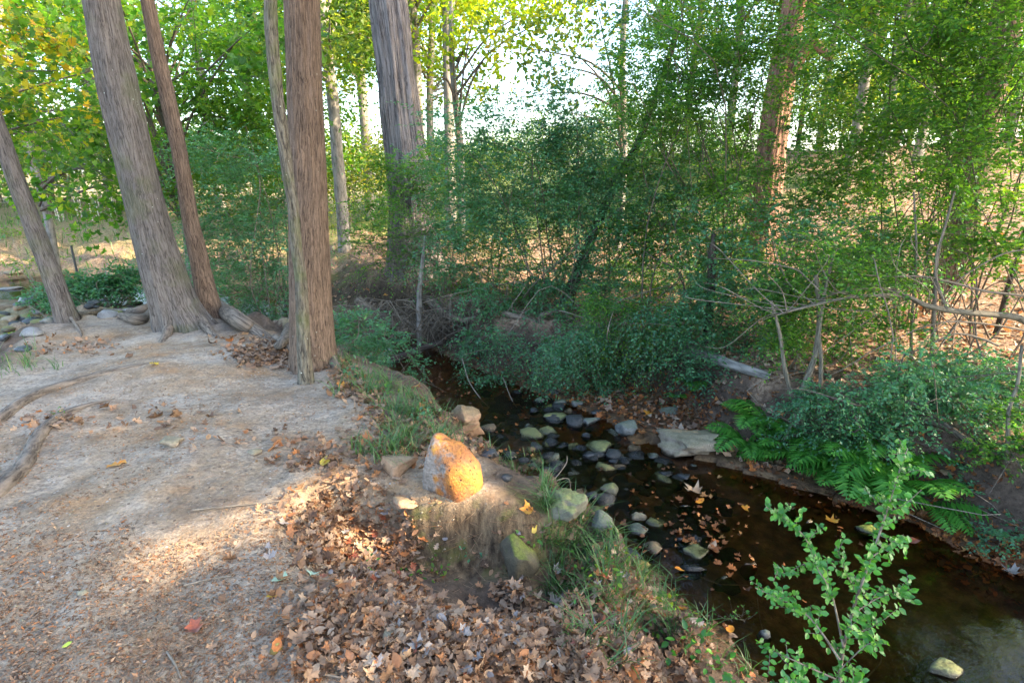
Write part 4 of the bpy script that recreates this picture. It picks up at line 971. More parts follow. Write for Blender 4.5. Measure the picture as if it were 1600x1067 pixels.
bush('low_shrub', 'low leafy plants along the water edge at the right', 'shrub', [(1540, 850, 3.5, .12, .1, .05, 16), (1590, 850, 3.4, .12, .1, .06, 16), (1500, 800, 3.8, .10, .1, .04, 10)], 'teal', .022, .013, 12, 18, (3.3, 3.6), Lt=(.08, .18), limbs=1, stem_r=.004)
bush('low_shrub', 'leafy teal sprig in front of the root hollow', 'shrub', [(650, 570, 6.6, .10, .08, .12, 18), (640, 600, 6.5, .08, .08, .06, 10)], 'teal', .028, .013, 14, 19, (-1.05, 6.6), Lt=(.15, .3), limbs=2, stem_r=.005)
bush('low_shrub', 'weedy green growth at the right foot of the tall straight tree', 'shrub', grid(20, 524, 610, 500, 600, 3, 3, (5.6, 7.0), .18, 24), 'teal', .040, .013, 12, 20, (-1.55, 6.0), Lt=(.15, .3), up=.5, limbs=2, stem_r=.004)
# around the massive cedar and behind the tall tree
bush('evergreen_shrub', 'green sprays across the foot of the massive cedar', 'shrub', grid(21, 560, 720, 240, 400, 3, 3, (8.8, 10.2), .42, 46), 'privet', .045, .021, 14, 21, (-1.6, 9.7), group=PG)
bush('evergreen_shrub', 'grey green wiry shrub between the slim brown tree and the tall one', 'shrub', grid(22, 290, 460, 240, 500, 4, 5, (8.4, 10.2), .42, 70), 'teal', .040, .016, 14, 22, (-4.0, 9.2), Lt=(.3, .6), group='shrubs on the left')
bush('evergreen_shrub', 'bright leafy shrub behind the trunks at upper left', 'shrub', grid(23, 290, 450, 20, 340, 3, 5, (9.5, 11.5), .50, 52), 'bright', .055, .028, 13, 23, (-4.4, 10.8), Lt=(.3, .6), group='shrubs on the left')
bush('bramble', 'tangle of dry stems and few leaves on the far bank top, centre', 'shrub', grid(24, 540, 760, 350, 440, 4, 2, (8.6, 9.6), .35, 60), 'privet', .03, .014, 3, 24, (-1.2, 9.3), Lt=(.3, .7), twig_r=.003, limbs=4)
# broad-leaved branches, upper left
def leafy(name, label, cat, clumps, mat, ll, seed, root, shape='maple', k=6, group=None, limb_r=.03):
    r = np.random.default_rng(seed); base = np.array([root[0], root[1], g1(*root)]); o = thing(name, label, cat, base, group)
    Tm = [leaf_template(shape, .25, s) for s in range(3)]; Vs, Ts, off = [], [], 0; tw = []
    for px, py, y, rx, ry, rz, n in clumps:
        C = at_y(px, py, y); S, D, L, dr = sprays(r, C, (rx, ry, rz), n, (.3, .6), (.2, .6)); tw.append(thin_tubes(S, D, L, dr, .0025))
        t = (np.arange(k) + .6) / k; P = S[:, None] + D[:, None] * (L[:, None] * t)[..., None]; P[..., 2] -= dr[:, None] * L[:, None] * t ** 2
        P = (P + r.normal(size=P.shape) * .04).reshape(-1, 3); P = P[~sunlit_gap(P)]; g = r.integers(0, 3, len(P))
        for q in range(3):
            p = P[g == q]
            if len(p) == 0: continue
            V, Tt = scatter_template(*Tm[q], p, r.uniform(0, 6.3, len(p)), r.uniform(.2, 1.5, len(p)), r.uniform(0, 6.3, len(p)), ll * r.uniform(.6, 1.2, len(p)))
            Vs.append(V); Ts.append(Tt + off); off += len(V)
        b = base + [0, 0, 1.8 + r.uniform(0, 2.5)]; e = C + r.normal(size=3) * [rx, ry, rz] * .4
        tw.append(tube(smooth_path([b, b + (e - b) * .35 + [0, 0, .3], b + (e - b) * .75 + [0, 0, .15], e], 16), np.linspace(limb_r, .004, 16), 6))
    obj('foliage', mesh('foliage', move(np.vstack(Vs), base), np.vstack(Ts), M[mat]), o)
    V, Q, B = join(tw); obj('branches', mesh('branches', move(V, base), Q, M['twig_dark'], True, {'bk': ('FLOAT_VECTOR', V)}), o)
    hh = 7.0; P = smooth_path([base - [0, 0, .1], base + [.05, .1, 2], base + [-.1, .1, 4.5], base + [.1, .2, hh]], 50)
    part_mesh('trunk', [tube(P, np.linspace(.09, .05, 50), 16, 3, .004)], M['bark_pale'], o, base)
    return o
leafy('maple_tree', 'maple with green and yellow lobed leaves in the upper left corner', 'tree', grid(30, -60, 130, 40, 230, 4, 4, (6.6, 8.2), .38, 20), 'maple', .10, 30, (-8.3, 8.0), group='leafy trees on the left')
leafy('sycamore_tree', 'dense green broad-leaved tree between the leaning trunks', 'tree', grid(31, 60, 460, -40, 230, 7, 4, (9.0, 12.0), .62, 26), 'bright', .13, 31, (-6.3, 11.0), group='leafy trees on the left')
leafy('sycamore_tree', 'shaded broad-leaved tree low behind the slim left trunk', 'tree', grid(32, 0, 330, 200, 330, 6, 2, (10.0, 13.0), .60, 28), 'bright', .12, 32, (-10.2, 12.6), group='leafy trees on the left')
leafy('yellowing_tree', 'yellow leaved tree at the top, right of the massive cedar', 'tree', [(690, 20, 13, .7, .6, .5, 30), (760, 30, 13, .8, .6, .6, 34), (720, 60, 13, .6, .6, .4, 26), (820, 10, 13.5, .9, .6, .5, 80), (890, 10, 13, .9, .6, .5, 80), (770, 70, 13, .7, .6, .3, 40), (680, 110, 13, .4, .5, .4, 16), (760, 110, 13.5, .5, .5, .3, 10)], 'yellow', .13, 33, (-1.2, 13.4), 'oval')
leafy('yellowing_tree', 'sparse tree whose twigs reach across the white sky', 'tree', [(880, 60, 12, .7, .6, .5, 50), (930, 20, 12, .8, .6, .5, 60), (850, 110, 12, .6, .5, .3, 30), (800, 60, 12, .6, .5, .4, 26), (960, 90, 11, .4, .5, .4, 14), (790, 150, 13, .6, .5, .3, 10), (900, 160, 12, .6, .5, .3, 12)], 'far', .12, 34, (2.4, 13.0), 'oval')

# woodland behind: a few kinds of tree and thicket, copied about
def proto_tree(kind, seed, h, crowns, mat, bm, tr, leaf):
    r = np.random.default_rng(seed); o = thing(kind, 'x', 'tree', (0, 0, 0))
    P = smooth_path([[0, 0, -.3], [r.uniform(-.1, .1), 0, h * .3], [r.uniform(-.3, .3), r.uniform(-.2, .2), h * .65], [r.uniform(-.5, .5), 0, h]], 70)
    part_mesh('trunk', [tube(P, np.linspace(tr, tr * .5, 70), 16, seed, .008, flare=.4, flare_h=.3)], M[bm], o)
    tw = []; Ss, Ds = [], []
    for (cx, cy, cz, rx, rz, n) in crowns:
        C = np.array([cx, cy, cz]); v = sph(r, n) * [rx, rx, rz]; m = max(4, n // 60); cen = v[r.integers(0, n, m)]; v = cen[r.integers(0, m, n)] + r.normal(size=(n, 3)) * [rx * .17, rx * .17, rz * .13]
        Ss.append(C + v)
        for q in range(5):
            e = C + sph(r, 1)[0] * [rx, rx, rz] * .8; b = np.array([0, 0, max(.4, cz - rz * r.uniform(.2, .9))]) if abs(cx) < 2 else C * .3
            tw.append(tube(smooth_path([b, (b + e) / 2 + [0, 0, .2], e], 10), np.linspace(tr * .3, .01, 10), 5))
    S = np.vstack(Ss); n = len(S); D = nrm(r.normal(size=(n, 3)) * [1, 1, .5] + [0, 0, -.1]); N = nrm(r.normal(size=(n, 3)) * .8 + [0, 0, 1])
    V, Tt = kites(S, D, N, leaf * r.uniform(.6, 1.3, n), leaf * .55 * r.uniform(.6, 1.3, n), .2)
    obj('crown', mesh('crown', V, Tt, M[mat]), o)
    if tw:
        V, Q, B = join(tw); obj('branches', mesh('branches', V, Q, M['bark_pale'], True, {'bk': ('FLOAT_VECTOR', V)}), o)
    return o
def dup(o, loc, rz, label, sc=1.0, group=None):
    c = o.copy(); COL.objects.link(c); c.location = loc; c.rotation_euler = (0, 0, rz); c.scale = (sc, sc, sc); c['label'] = label
    if group: c['group'] = group
    for ch in o.children:
        d = ch.copy(); COL.objects.link(d); d.parent = c
    return c
PT = [proto_tree('woodland_tree', 1, 13, [(0, 0, 8.5, 3.2, 3.0, 6500), (1.2, 0, 5.0, 2.0, 1.2, 1800), (-1.4, .4, 6.2, 2.0, 1.3, 2000)], 'far', 'bark_pale', .17, .17),
      proto_tree('woodland_tree', 2, 14, [(0, 0, 9.5, 3.0, 3.2, 6000), (-1.0, 0, 6.5, 1.8, 1.4, 1800)], 'yellow', 'bark_pale', .15, .16),
      proto_tree('woodland_tree', 3, 12, [(0, 0, 6.5, 3.0, 3.6, 8000), (1.0, 0, 2.8, 2.0, 1.4, 2500)], 'bright', 'bark_brown', .16, .16),
      proto_tree('woodland_thicket', 4, 3.2, [(0, 0, 1.6, 2.4, 1.6, 6500)], 'far', 'bark_thin', .05, .12)]
PT[3]['category'] = 'thicket'
kindlab = ['green and gold tree', 'yellow leaved tree', 'leafy green tree', 'low sunlit thicket']
# (px of trunk, distance, kind, scale)
BGT = [(512, 17, 2, 1.), (548, 14, 0, .9), (590, 21, 0, 1.1), (668, 18, 1, 1.), (684, 24, 0, 1.), (709, 16, 1, 1.05), (1332, 19, 0, 1.), (1385, 19, 1, 1.), (1290, 21, 0, 1.1), (1462, 16, 2, 1.), (1512, 21, 1, 1.), (1560, 26, 1, 1.1),
       (1110, 24, 0, 1.), (1050, 30, 0, 1.), (1420, 26, 1, 1.1), (1640, 23, 2, 1.), (1700, 18, 1, 1.), (-60, 18, 2, 1.), (40, 26, 0, 1.1), (120, 22, 2, 1.1), (210, 24, 0, 1.), (290, 31, 2, 1.), (370, 22, 1, 1.1), (430, 28, 2, 1.), (470, 25, 1, 1.1), (-160, 22, 0, 1.1), (1240, 28, 1, 1.), (1350, 32, 0, 1.2), (1180, 34, 0, .8), (620, 30, 1, 1.1),
       (560, 19, 3, 1.), (640, 24, 3, 1.1), (745, 30, 3, .9), (830, 33, 3, 1.), (915, 30, 3, .9), (1000, 26, 3, 1.), (480, 27, 3, 1.), (400, 31, 3, 1.1), (330, 33, 3, 1.1), (1090, 22, 3, .8), (250, 21, 3, 1.2), (150, 27, 3, 1.3), (50, 29, 3, 1.3), (-40, 24, 3, 1.3), (1560, 24, 3, 1.), (1440, 30, 3, 1.1), (870, 42, 3, 1.4), (780, 44, 3, 1.4), (700, 38, 3, 1.3), (960, 40, 3, 1.3), (1270, 24, 3, 1.2), (1330, 27, 3, 1.2), (1390, 25, 3, 1.2), (1500, 28, 3, 1.2), (1620, 27, 3, 1.2), (1680, 24, 3, 1.2), (1300, 30, 2, 1.), (1370, 36, 2, 1.), (1480, 33, 2, 1.), (1540, 38, 2, 1.), (1600, 32, 1, 1.), (1210, 36, 2, .9), (1680, 34, 2, 1.), (1750, 28, 2, 1.)]
used = [0, 0, 0, 0]; r = np.random.default_rng(77)
side = lambda px: 'at far left' if px < 240 else 'behind the left trunks' if px < 500 else 'behind the massive cedar' if px < 720 else 'under the open sky' if px < 1050 else 'behind the big red brown tree' if px < 1300 else 'up the slope at right'
for k, (px, dist, kd, sc) in enumerate(sorted(BGT, key=lambda a: a[1])):
    x = (px - 800) / F * dist / .97; loc = (x, dist, g1(x, dist) - .05); az = r.uniform(0, 6.3)
    lab = f"{kindlab[kd]} {side(px)}, {['nearest','second','third','fourth','fifth','sixth','seventh','eighth','ninth','tenth'][min(9, sum(1 for q in BGT if side(q[0]) == side(px) and q[2] == kd and (q[1], q[0]) < (dist, px)))]} back of its kind"
    if used[kd] == 0:
        o = PT[kd]; o.location = loc; o.rotation_euler = (0, 0, az); o.scale = (sc, sc, sc); o['label'] = lab; used[kd] = 1
        o['group'] = 'woodland trees behind' if kd < 3 else 'thickets behind'
    else: dup(PT[kd], loc, az, lab, sc, 'woodland trees behind' if kd < 3 else 'thickets behind')
# unseen trees added out of view to shade the creek and the path
CAN = proto_tree('added_shade_tree', 9, 9, [(0, 0, 6.4, 3.2, 1.9, 15000), (0, 0, 8.2, 2.4, 1.2, 4000)], 'privet', 'bark_brown', .2, .15)
cr = next(c for c in CAN.children if c.name.startswith('crown'))
def canopy(loc, rz, sc, label, first=False):
    o = CAN if first else CAN.copy()
    if not first: COL.objects.link(o)
    o.location = loc; o.rotation_euler = (0, 0, rz); o.scale = (sc, sc, sc); o['label'] = label; o['group'] = 'unseen trees added for shade'
    for ch in (list(CAN.children) if not first else []):
        if ch.get('_c'): continue
        d = ch.copy(); COL.objects.link(d); d.parent = o
    for ch in o.children:
        if ch.name.startswith('crown'):
            Mx = Matrix.Translation(loc) @ Matrix.Rotation(rz, 4, 'Z') @ Matrix.Scale(sc, 4)
            n = len(V9) // 4; W = V9 @ np.array(Mx)[:3, :3].T + np.array(Mx)[:3, 3]
            c = W.reshape(n, 4, 3).mean(1); keep = ~sunlit_gap(c)
            # leave no leaf hanging into the view
            rel = c - [0, 0, EYE]; f = rel[:, 1] * CP - rel[:, 2] * SP; v = (rel[:, 1] * SP + rel[:, 2] * CP) / np.maximum(f, .01); u = rel[:, 0] / np.maximum(f, .01)
            keep &= ~((f > 0) & (v < .64) & (v > -.7) & (np.abs(u) < .95))
            idx = np.repeat(keep, 4); VV = V9[idx]; m = keep.sum(); b = (np.arange(m) * 4)[:, None]
            ch.data = mesh('crown', VV, np.concatenate([b + [0, 1, 2], b + [0, 2, 3]], 1).reshape(-1, 3), M['privet'])
    return o
V9 = np.empty(len(cr.data.vertices) * 3, np.float32); cr.data.vertices.foreach_get('co', V9); V9 = V9.reshape(-1, 3)
spots = [(6.9, 4.8, 1.05), (7.6, 1.4, 1.1), (11.6, 2.6, 1.3), (4.9, 3.0, .9), (9.4, -2.2, 1.2), (14.2, .2, 1.5), (6.5, 8.3, 1.15)]
for k, (x, y, sc) in enumerate(spots):
    canopy((x, y, g1(x, y) - .1), k * 1.3, sc, f"unseen tree added to shade the creek, {['nearest the long bare limb', 'beside the near water', 'well back on the right slope', 'right over the long bare limb', 'behind the viewer on the right', 'farthest off on the right', 'above the far bank shrubs'][k]}", k == 0)
print('leaves', NLEAF)
# ---------------------------------------------------------------- ferns
def frond_mesh(seed, L=.45):
    r = np.random.default_rng(seed); n = 17; t = np.linspace(.08, 1, n)
    cx = np.zeros(n); cyy = L * t * (1 - .12 * t); cz = L * (.62 * t - .62 * t ** 2.2)
    P = np.stack([cx, cyy, cz], 1); T_ = nrm(np.gradient(P, axis=0))
    prof = np.sin(np.pi * np.clip(t * .86 + .12, 0, 1)) ** .8 * .34 * L
    Ps, Ds, Ns, Ls = [], [], [], []
    for s in (-1, 1):
        Ps.append(P); d = nrm(T_ * .45 + np.array([s, 0, 0]) * 1.0 + r.normal(size=(n, 3)) * .06 + [0, 0, -.12]); Ds.append(d); Ns.append(nrm(np.cross(np.array([1., 0, 0]), T_) * 1 + r.normal(size=(n, 3)) * .1)); Ls.append(prof)
    V, Tt = kites(np.vstack(Ps), np.vstack(Ds), np.vstack(Ns), np.concatenate(Ls), np.full(2 * n, L * .060), .25, .3)
    a, q, b = tube(P, np.linspace(.003, .0012, n), 3)
    q3 = np.concatenate([q[:, [0, 1, 2]], q[:, [0, 2, 3]]]) + len(V)
    return mesh('frond', np.vstack([V, a]), np.vstack([Tt, q3]), M['fern'])
FR = [frond_mesh(k, .45) for k in range(4)]
FERNS = [(1165, 690, 1.0, 'left end of the fern bank beside the tan slab'), (1205, 668, 1.0, 'upright fern before the three slender stems'), (1240, 715, 1.1, 'low fern under the three slender stems'), (1285, 735, 1.15, 'large fern in the middle of the fern bank'), (1330, 725, 1.1, 'fern right of the middle of the bank'), (1320, 765, 1.0, 'fern drooping to the water, middle of the bank'), (1385, 735, 1.1, 'fern behind the sapling top'), (1420, 765, 1.1, 'fern right of the sapling top'), (1450, 785, .9, 'last fern of the bank, rightmost'), (1270, 695, .9, 'fern tucked behind the large one'), (1365, 690, .8, 'upper fern under the blue green shrub'), (1180, 655, .8, 'small fern above the tan slab'), (1085, 600, .6, 'small fern under the grey log'), (1060, 620, .45, 'tiny fern at the bar edge below the log')]
r = np.random.default_rng(3)
for k, (px, py, sc, lab) in enumerate(FERNS):
    q = hit(px, py); o = thing('fern', lab if 'fern' in lab else 'fern', 'fern', (q[0], q[1], q[2] - .01), 'ferns on the far bank')
    n = 9
    for j in range(n):
        f = obj('frond', FR[j % 4], o); f.rotation_euler = (r.uniform(-.15, .5), r.uniform(-.2, .2), j * 6.283 / n + r.uniform(-.3, .3)); s = sc * r.uniform(.8, 1.25); f.scale = (s, s, s)
# ---------------------------------------------------------------- the near sapling with round leaves
sb = np.array([1.02, 1.60]); sb = np.array([sb[0], sb[1], g1(*sb)])
o = thing('leafy_sapling', 'bright leafy sapling with rounded leaves leaning over the brown water, nearest the viewer', 'sapling', sb)
def yy(px, py, y): return at_y(px, py, y)
Y0 = 1.75
SH = [([(1300, 1110), (1318, 1010), (1340, 930), (1362, 870), (1385, 800), (1402, 745), (1418, 700)], .008, .002, 1.85), ([(1318, 1010), (1300, 930), (1275, 870), (1245, 825), (1197, 792)], .005, .0015, 1.9), ([(1312, 1030), (1270, 970), (1230, 940), (1180, 918)], .005, .0015, 1.8), ([(1330, 960), (1370, 935), (1400, 925), (1426, 920)], .003, .0012, 1.8),
      ([(1325, 980), (1350, 985), (1385, 965)], .003, .001, 1.8), ([(1308, 1050), (1350, 1010), (1375, 1000)], .003, .001, 1.75), ([(1305, 1060), (1260, 1040), (1215, 1020), (1190, 1010)], .004, .001, 1.75), ([(1300, 930), (1285, 900), (1262, 880), (1228, 895), (1212, 885)], .003, .001, 1.85), ([(1362, 870), (1390, 850), (1412, 835)], .003, .001, 1.85), ([(1385, 800), (1362, 775), (1350, 765)], .002, .001, 1.85), ([(1402, 745), (1430, 735), (1452, 738)], .002, .001, 1.85), ([(1385, 800), (1410, 790), (1440, 765)], .002, .001, 1.85), ([(1340, 930), (1320, 890), (1305, 850)], .003, .001, 1.85), ([(1300, 1110), (1260, 1080), (1220, 1070)], .004, .001, 1.7), ([(1300, 1110), (1330, 1075), (1350, 1060)], .004, .001, 1.7)]
lp = []; parts = []
r = np.random.default_rng(12)
for pts, a, b, y in SH:
    P = [at_y(px, py, y + .05 * math.sin(k * 1.7 + px)) for k, (px, py) in enumerate(pts)]
    if pts[0] == (1300, 1110): P = [sb - [0, 0, .05]] + P
    S = smooth_path(P, 40); parts.append(tube(S, np.linspace(a, b, 40), 7)); ln = np.linalg.norm(np.diff(S, axis=0), axis=1).sum(); m = int(ln / .011)
    Tn = nrm(np.gradient(S, axis=0))
    for j in range(m):
        u = .22 + .78 * (j + .5) / m if a > .004 else (j + .5) / m
        i = min(39, int(u * 39)); lp.append((S[i], Tn[i], j % 2, a))
        if a > .0025 and j % 4 == 0:      # short side shoots
            d = nrm(Tn[i] * .5 + r.normal(size=3) * .8 + [0, 0, .2]); l = r.uniform(.03, .11); tl = S[i] + d * np.linspace(0, l, 6)[:, None]
            parts.append(tube(tl, np.linspace(.0013, .0007, 6), 4))
            for w in range(int(l / .011)): lp.append((S[i] + d * (.015 + .011 * w), d, w % 2, a))
stem = part_mesh('stem', parts, M['twig'], o, sb)
lm = []
for q in range(5):
    V, Tt = ovals(np.zeros((1, 3)), np.array([[0, 1., 0]]), np.array([[0, 0, 1.]]), np.array([1.]), np.array([.62 + .06 * q]), .12 + .05 * q); lm.append(mesh('leaf', V, Tt, M['sapling'], True))
order = r.permutation(len(lp)); rest = []
for idx, ii in enumerate(order):
    P, Tn, sgn, a = lp[ii]; sd = nrm(np.cross(Tn, [0, -.4, 1.])) * (1 if sgn else -1)
    D = nrm(Tn * .35 + sd * .9 + r.normal(size=3) * .45); N = nrm(np.array([0, -.55, .9]) + r.normal(size=3) * .45); s = r.uniform(.017, .034)
    if idx < 290:
        sx = nrm(np.cross(D, N)); nn = np.cross(sx, D); e = Matrix([[sx[i], D[i], nn[i]] for i in range(3)]).to_4x4()
        l = obj('leaf', lm[idx % 5], o); l.matrix_local = Matrix.Translation(P - sb) @ e @ Matrix.Scale(s, 4)
    else: rest.append((P, D, N, s))
if rest:
    P, D, N, s = map(np.array, zip(*rest)); V, Tt = ovals(P, D, N, s, s * .68)
    f = obj('leaves', mesh('leaves', move(V, sb), Tt, M['sapling'], True), o); f['kind'] = 'stuff'
print('sapling leaves', len(lp))
# ---------------------------------------------------------------- grass along the near bank
def blades(P, L, lean, mat, name, label, W=.004):
    r = np.random.default_rng(len(P)); n = len(P); a = r.uniform(0, 6.283, n); d = np.stack([np.cos(a), np.sin(a), a * 0], 1) * lean[:, None]
    t = np.array([0, .35, .7, 1.]); C = P[:, None, :] + np.array([0, 0, 1.]) * (L[:, None] * (t - .25 * (lean[:, None]) * t ** 2.5))[..., None] + d[:, None, :] * (L[:, None] * t ** 1.9)[..., None]
    s = np.stack([-np.sin(a), np.cos(a), a * 0], 1)[:, None, :] * (W * np.array([1, .9, .6, .08]))[None, :, None] * r.uniform(.6, 1.3, (n, 1, 1))
    V = np.stack([C - s, C + s], 2).reshape(-1, 3); b = (np.arange(n) * 8)[:, None]; Q = np.concatenate([b + [0, 1, 3, 2], b + [2, 3, 5, 4], b + [4, 5, 7, 6]], 1).reshape(-1, 4)
    return V, Q
tuft = [(775, 800, 45, 60, 500), (830, 830, 50, 45, 700), (900, 860, 60, 40, 700), (985, 905, 70, 35, 600), (870, 770, 50, 30, 350), (790, 760, 25, 35, 250), (690, 690, 25, 25, 260), (650, 655, 30, 20, 420), (610, 625, 30, 20, 420), (570, 600, 25, 20, 300), (640, 690, 30, 15, 160), (620, 700, 30, 18, 200), (600, 715, 20, 10, 120), (830, 740, 35, 30, 250), (1060, 950, 60, 40, 350), (950, 960, 60, 40, 260), (810, 960, 40, 20, 60), (690, 720, 15, 20, 90), (545, 560, 20, 25, 200), (1100, 1010, 60, 40, 200), (900, 1020, 90, 30, 90), (20, 580, 40, 12, 160), (15, 555, 30, 10, 120), (130, 430, 60, 12, 160)]
r = np.random.default_rng(21); pp = []
for px, py, sx, sy, n in tuft: 
    m = int(n * .62); cen = np.stack([r.normal(px, sx * .8, max(2, m // 11)), r.normal(py, sy * .8, max(2, m // 11))], 1); pp.append(cen[r.integers(0, len(cen), m)] + r.normal(size=(m, 2)) * [6, 3])
P = hits(np.vstack(pp), False); P = P[(P[:, 2] > WATER - .03)]
P[:, 2] -= .01; ccx = (P[:, 0] > -.65) & (P[:, 0] < .15) & (P[:, 1] > 2.1) & (P[:, 1] < 2.95); P = P[~ccx]; L = r.uniform(.05, .19, len(P)) * (1 + .3 * (P[:, 1] > 5)); V, Q = blades(P, L, r.uniform(.3, 1.5, len(P)), 'grass', 'grass', '', .003)
tag(obj('bank_grass', mesh('bank_grass', V, Q, M['grass'])), 'loose tufts of green grass along the near bank', 'grass', kind='stuff')
# sparse lawn and weeds beyond
n = 9000; P = np.stack([r.uniform(-26, 14, n), r.uniform(11.5, 32, n) ** 1.0], 1); keep = (P[:, 1] > 14) | (P[:, 0] < -7); P = P[keep]; z = H_(P[:, 0], P[:, 1]); P = np.column_stack([P, z])[z > WATER]
V, Q = blades(P, r.uniform(.1, .35, len(P)), r.uniform(.2, .9, len(P)), 'grass', '', '', .012)
tag(obj('meadow_grass', mesh('meadow_grass', V, Q, M['grass'])), 'rough grass of the sunny clearing beyond the trees', 'grass', kind='stuff')
# small broad-leaved weeds on the near bank
WEEDS = [(680, 905, .9, 'bright', 'yellow green seedling at the foot of the soil column'), (1080, 1020, 1.6, 'sapling', 'leafy green weed patch near the bottom, left of the sapling'), (1010, 985, 1.0, 'privet', 'green weed on the bank below the grass'), (745, 870, .9, 'teal', 'pale blue green seedling before the soil column'), (975, 870, .8, 'bright', 'light green weed among the bank grass'), (1150, 965, .9, 'privet', 'trailing weed at the water edge by the sapling'), (570, 890, .7, 'privet', 'green sprout in the leaf drift'), (630, 900, .5, 'privet', 'small dark green sprout below the drift'), (890, 975, .6, 'sapling', 'two-leaved green seedling in bottom centre leaves'), (1120, 1050, 1.2, 'sapling', 'green weed at the bottom edge beside the sapling foot'), (590, 650, .7, 'privet', 'weed on the crest right of the tall tree'), (555, 585, 1.4, 'teal', 'leafy weed at the waterside foot of the tall tree'), (612, 618, 1.3, 'privet', 'leafy weed spilling off the pale bank lip'), (655, 662, 1.2, 'teal', 'leafy weed just behind the large brown boulder'), (840, 850, 1.1, 'privet', 'leafy weed right of the mossy rock'), (930, 900, 1.2, 'privet', 'leafy weed halfway down the near bank'), (1040, 960, 1.3, 'bright', 'pale green weed low on the near bank'), (960, 950, .9, 'sapling', 'soft green weed above the bottom litter'), (95, 648, .5, 'bright', 'yellow green sprouts beside the farther root ridge')]
for k, (px, py, s, m, lab) in enumerate(WEEDS):
    q = hit(px, py); rr = np.random.default_rng(k + 60); n = int(26 * s); base = np.array(q)
    o = thing('weed', lab, 'plant', q, 'small weeds')
    a = rr.uniform(0, 6.283, n); e = rr.uniform(.3, 1.3, n); D = np.stack([np.cos(a) * np.cos(e), np.sin(a) * np.cos(e), np.sin(e)], 1); l = rr.uniform(.02, .10, n) * s
    S0 = np.zeros((n, 3)) + rr.normal(size=(n, 3)) * [.035 * s, .035 * s, 0]; tips = S0 + D * l[:, None]
    V, Tt = ovals(tips, nrm(D * [1, 1, .2] + rr.normal(size=(n, 3)) * .3), nrm(rr.normal(size=(n, 3)) * .3 + [0, 0, 1.]), rr.uniform(.016, .034, n) * max(.8, s), rr.uniform(.010, .02, n) * max(.8, s))
    obj('leaves', mesh('leaves', V, Tt, M[m], True), o); V, Q, B = thin_tubes(S0, D, l, l * 0, .001); obj('stems', mesh('stems', V, Q, M['twig'], True, {'bk': ('FLOAT_VECTOR', V)}), o)
# ---------------------------------------------------------------- brush heaps and stakes at the left
bush('brush_heap', 'heap of cut green branches behind the slim left tree', 'brush', [(150, 445, 11.2, .55, .4, .18, 90), (185, 440, 11.0, .5, .4, .20, 90), (120, 452, 11.0, .4, .4, .14, 60), (215, 435, 11.4, .4, .4, .22, 50)], 'teal', .06, .03, 12, 40, (-8.0, 11.2), Lt=(.2, .5), limbs=3)
bush('brush_heap', 'smaller green brush pile left of the slim tree', 'brush', [(62, 472, 9.8, .35, .3, .14, 60)], 'teal', .05, .025, 12, 41, (-8.0, 9.8), Lt=(.2, .4), limbs=3)
bush('low_shrub', 'pale weeds on the sunny flat at far left', 'shrub', [(30, 410, 14, .8, .5, .12, 60), (20, 385, 18, 1.2, .5, .15, 60), (20, 552, 6.6, .2, .2, .04, 16)], 'bright', .05, .02, 8, 42, (-9, 11), Lt=(.1, .3), limbs=1)
q = at_y(122, 432, 11.6); q[2] = g1(q[0], q[1]); tp = at_y(111, 384, 11.6)
V, Q, B = tube(smooth_path([q - [0, 0, .1], tp], 6), np.full(6, .022), 6); tag(obj('metal_stake', mesh('metal_stake', move(V, q), Q, M['stake'], True), loc=q), 'dark thin metal stake standing on the flat behind the slim tree', 'stake')
r = np.random.default_rng(8)
for k in range(20):
    px = 118 + k * 5.6 + r.uniform(-1.5, 1.5); x = (px - 800) / F * 21 / .97; y = 21 + r.uniform(-1, 1.5); b = np.array([x, y, g1(x, y)]); h = r.uniform(.5, 1.0)
    V, Q, B = tube(np.array([[0, 0, -.05], [r.uniform(-.08, .08), 0, h]]), [.022, .018], 5); o = obj('pale_stake', mesh('pale_stake', V, Q, M['pstake']), loc=b)
    tag(o, 'thin pale stake in the row on the distant mound', 'stake', 'pale stakes on the distant mound')
# ---------------------------------------------------------------- fallen leaves
TM = {k: [leaf_template(k, c, s) for s, c in enumerate((.25, .6, .9))] for k in ('oak', 'maple', 'oval', 'star')}
def litter(name, label, P, size, mat, kinds=('oak', 'maple', 'oval'), seed=0, tilt=.75, lift=.02):
    r = np.random.default_rng(seed); n = len(P); P = P.copy(); P[:, 2] = H_(P[:, 0], P[:, 1]) + r.uniform(0, 1, n) ** 2 * lift + .003
    Vs, Ts, off = [], [], 0; tm = [t for k in kinds for t in TM[k]]; g = r.integers(0, len(tm), n)
    for q, (v, tt) in enumerate(tm):
        p = P[g == q]; m = len(p)
        if not m: continue
        V, Tt = scatter_template(v, tt, p, r.uniform(0, 6.3, m), np.abs(r.normal(0, tilt, m)), r.uniform(0, 6.3, m), size * np.clip(r.lognormal(-.3, .38, m), .25, 1.45)); Vs.append(V); Ts.append(Tt + off); off += len(V)
    return tag(obj(name, mesh(name, np.vstack(Vs), np.vstack(Ts), M[mat])), label, kind='stuff')
r = np.random.default_rng(99)
def paint(blobs):
    out = []
    for px, py, sx, sy, n, *th in blobs:
        a = R(th[0]) if th else 0; d = r.normal(size=(n, 2)) * [sx, sy]; c, s = math.cos(a), math.sin(a); out.append(np.stack([px + d[:, 0] * c - d[:, 1] * s, py + d[:, 0] * s + d[:, 1] * c], 1))
    q = np.vstack(out); return q[(q[:, 1] > 330) & (q[:, 1] < 1120) & (q[:, 0] > -40) & (q[:, 0] < 1640)]
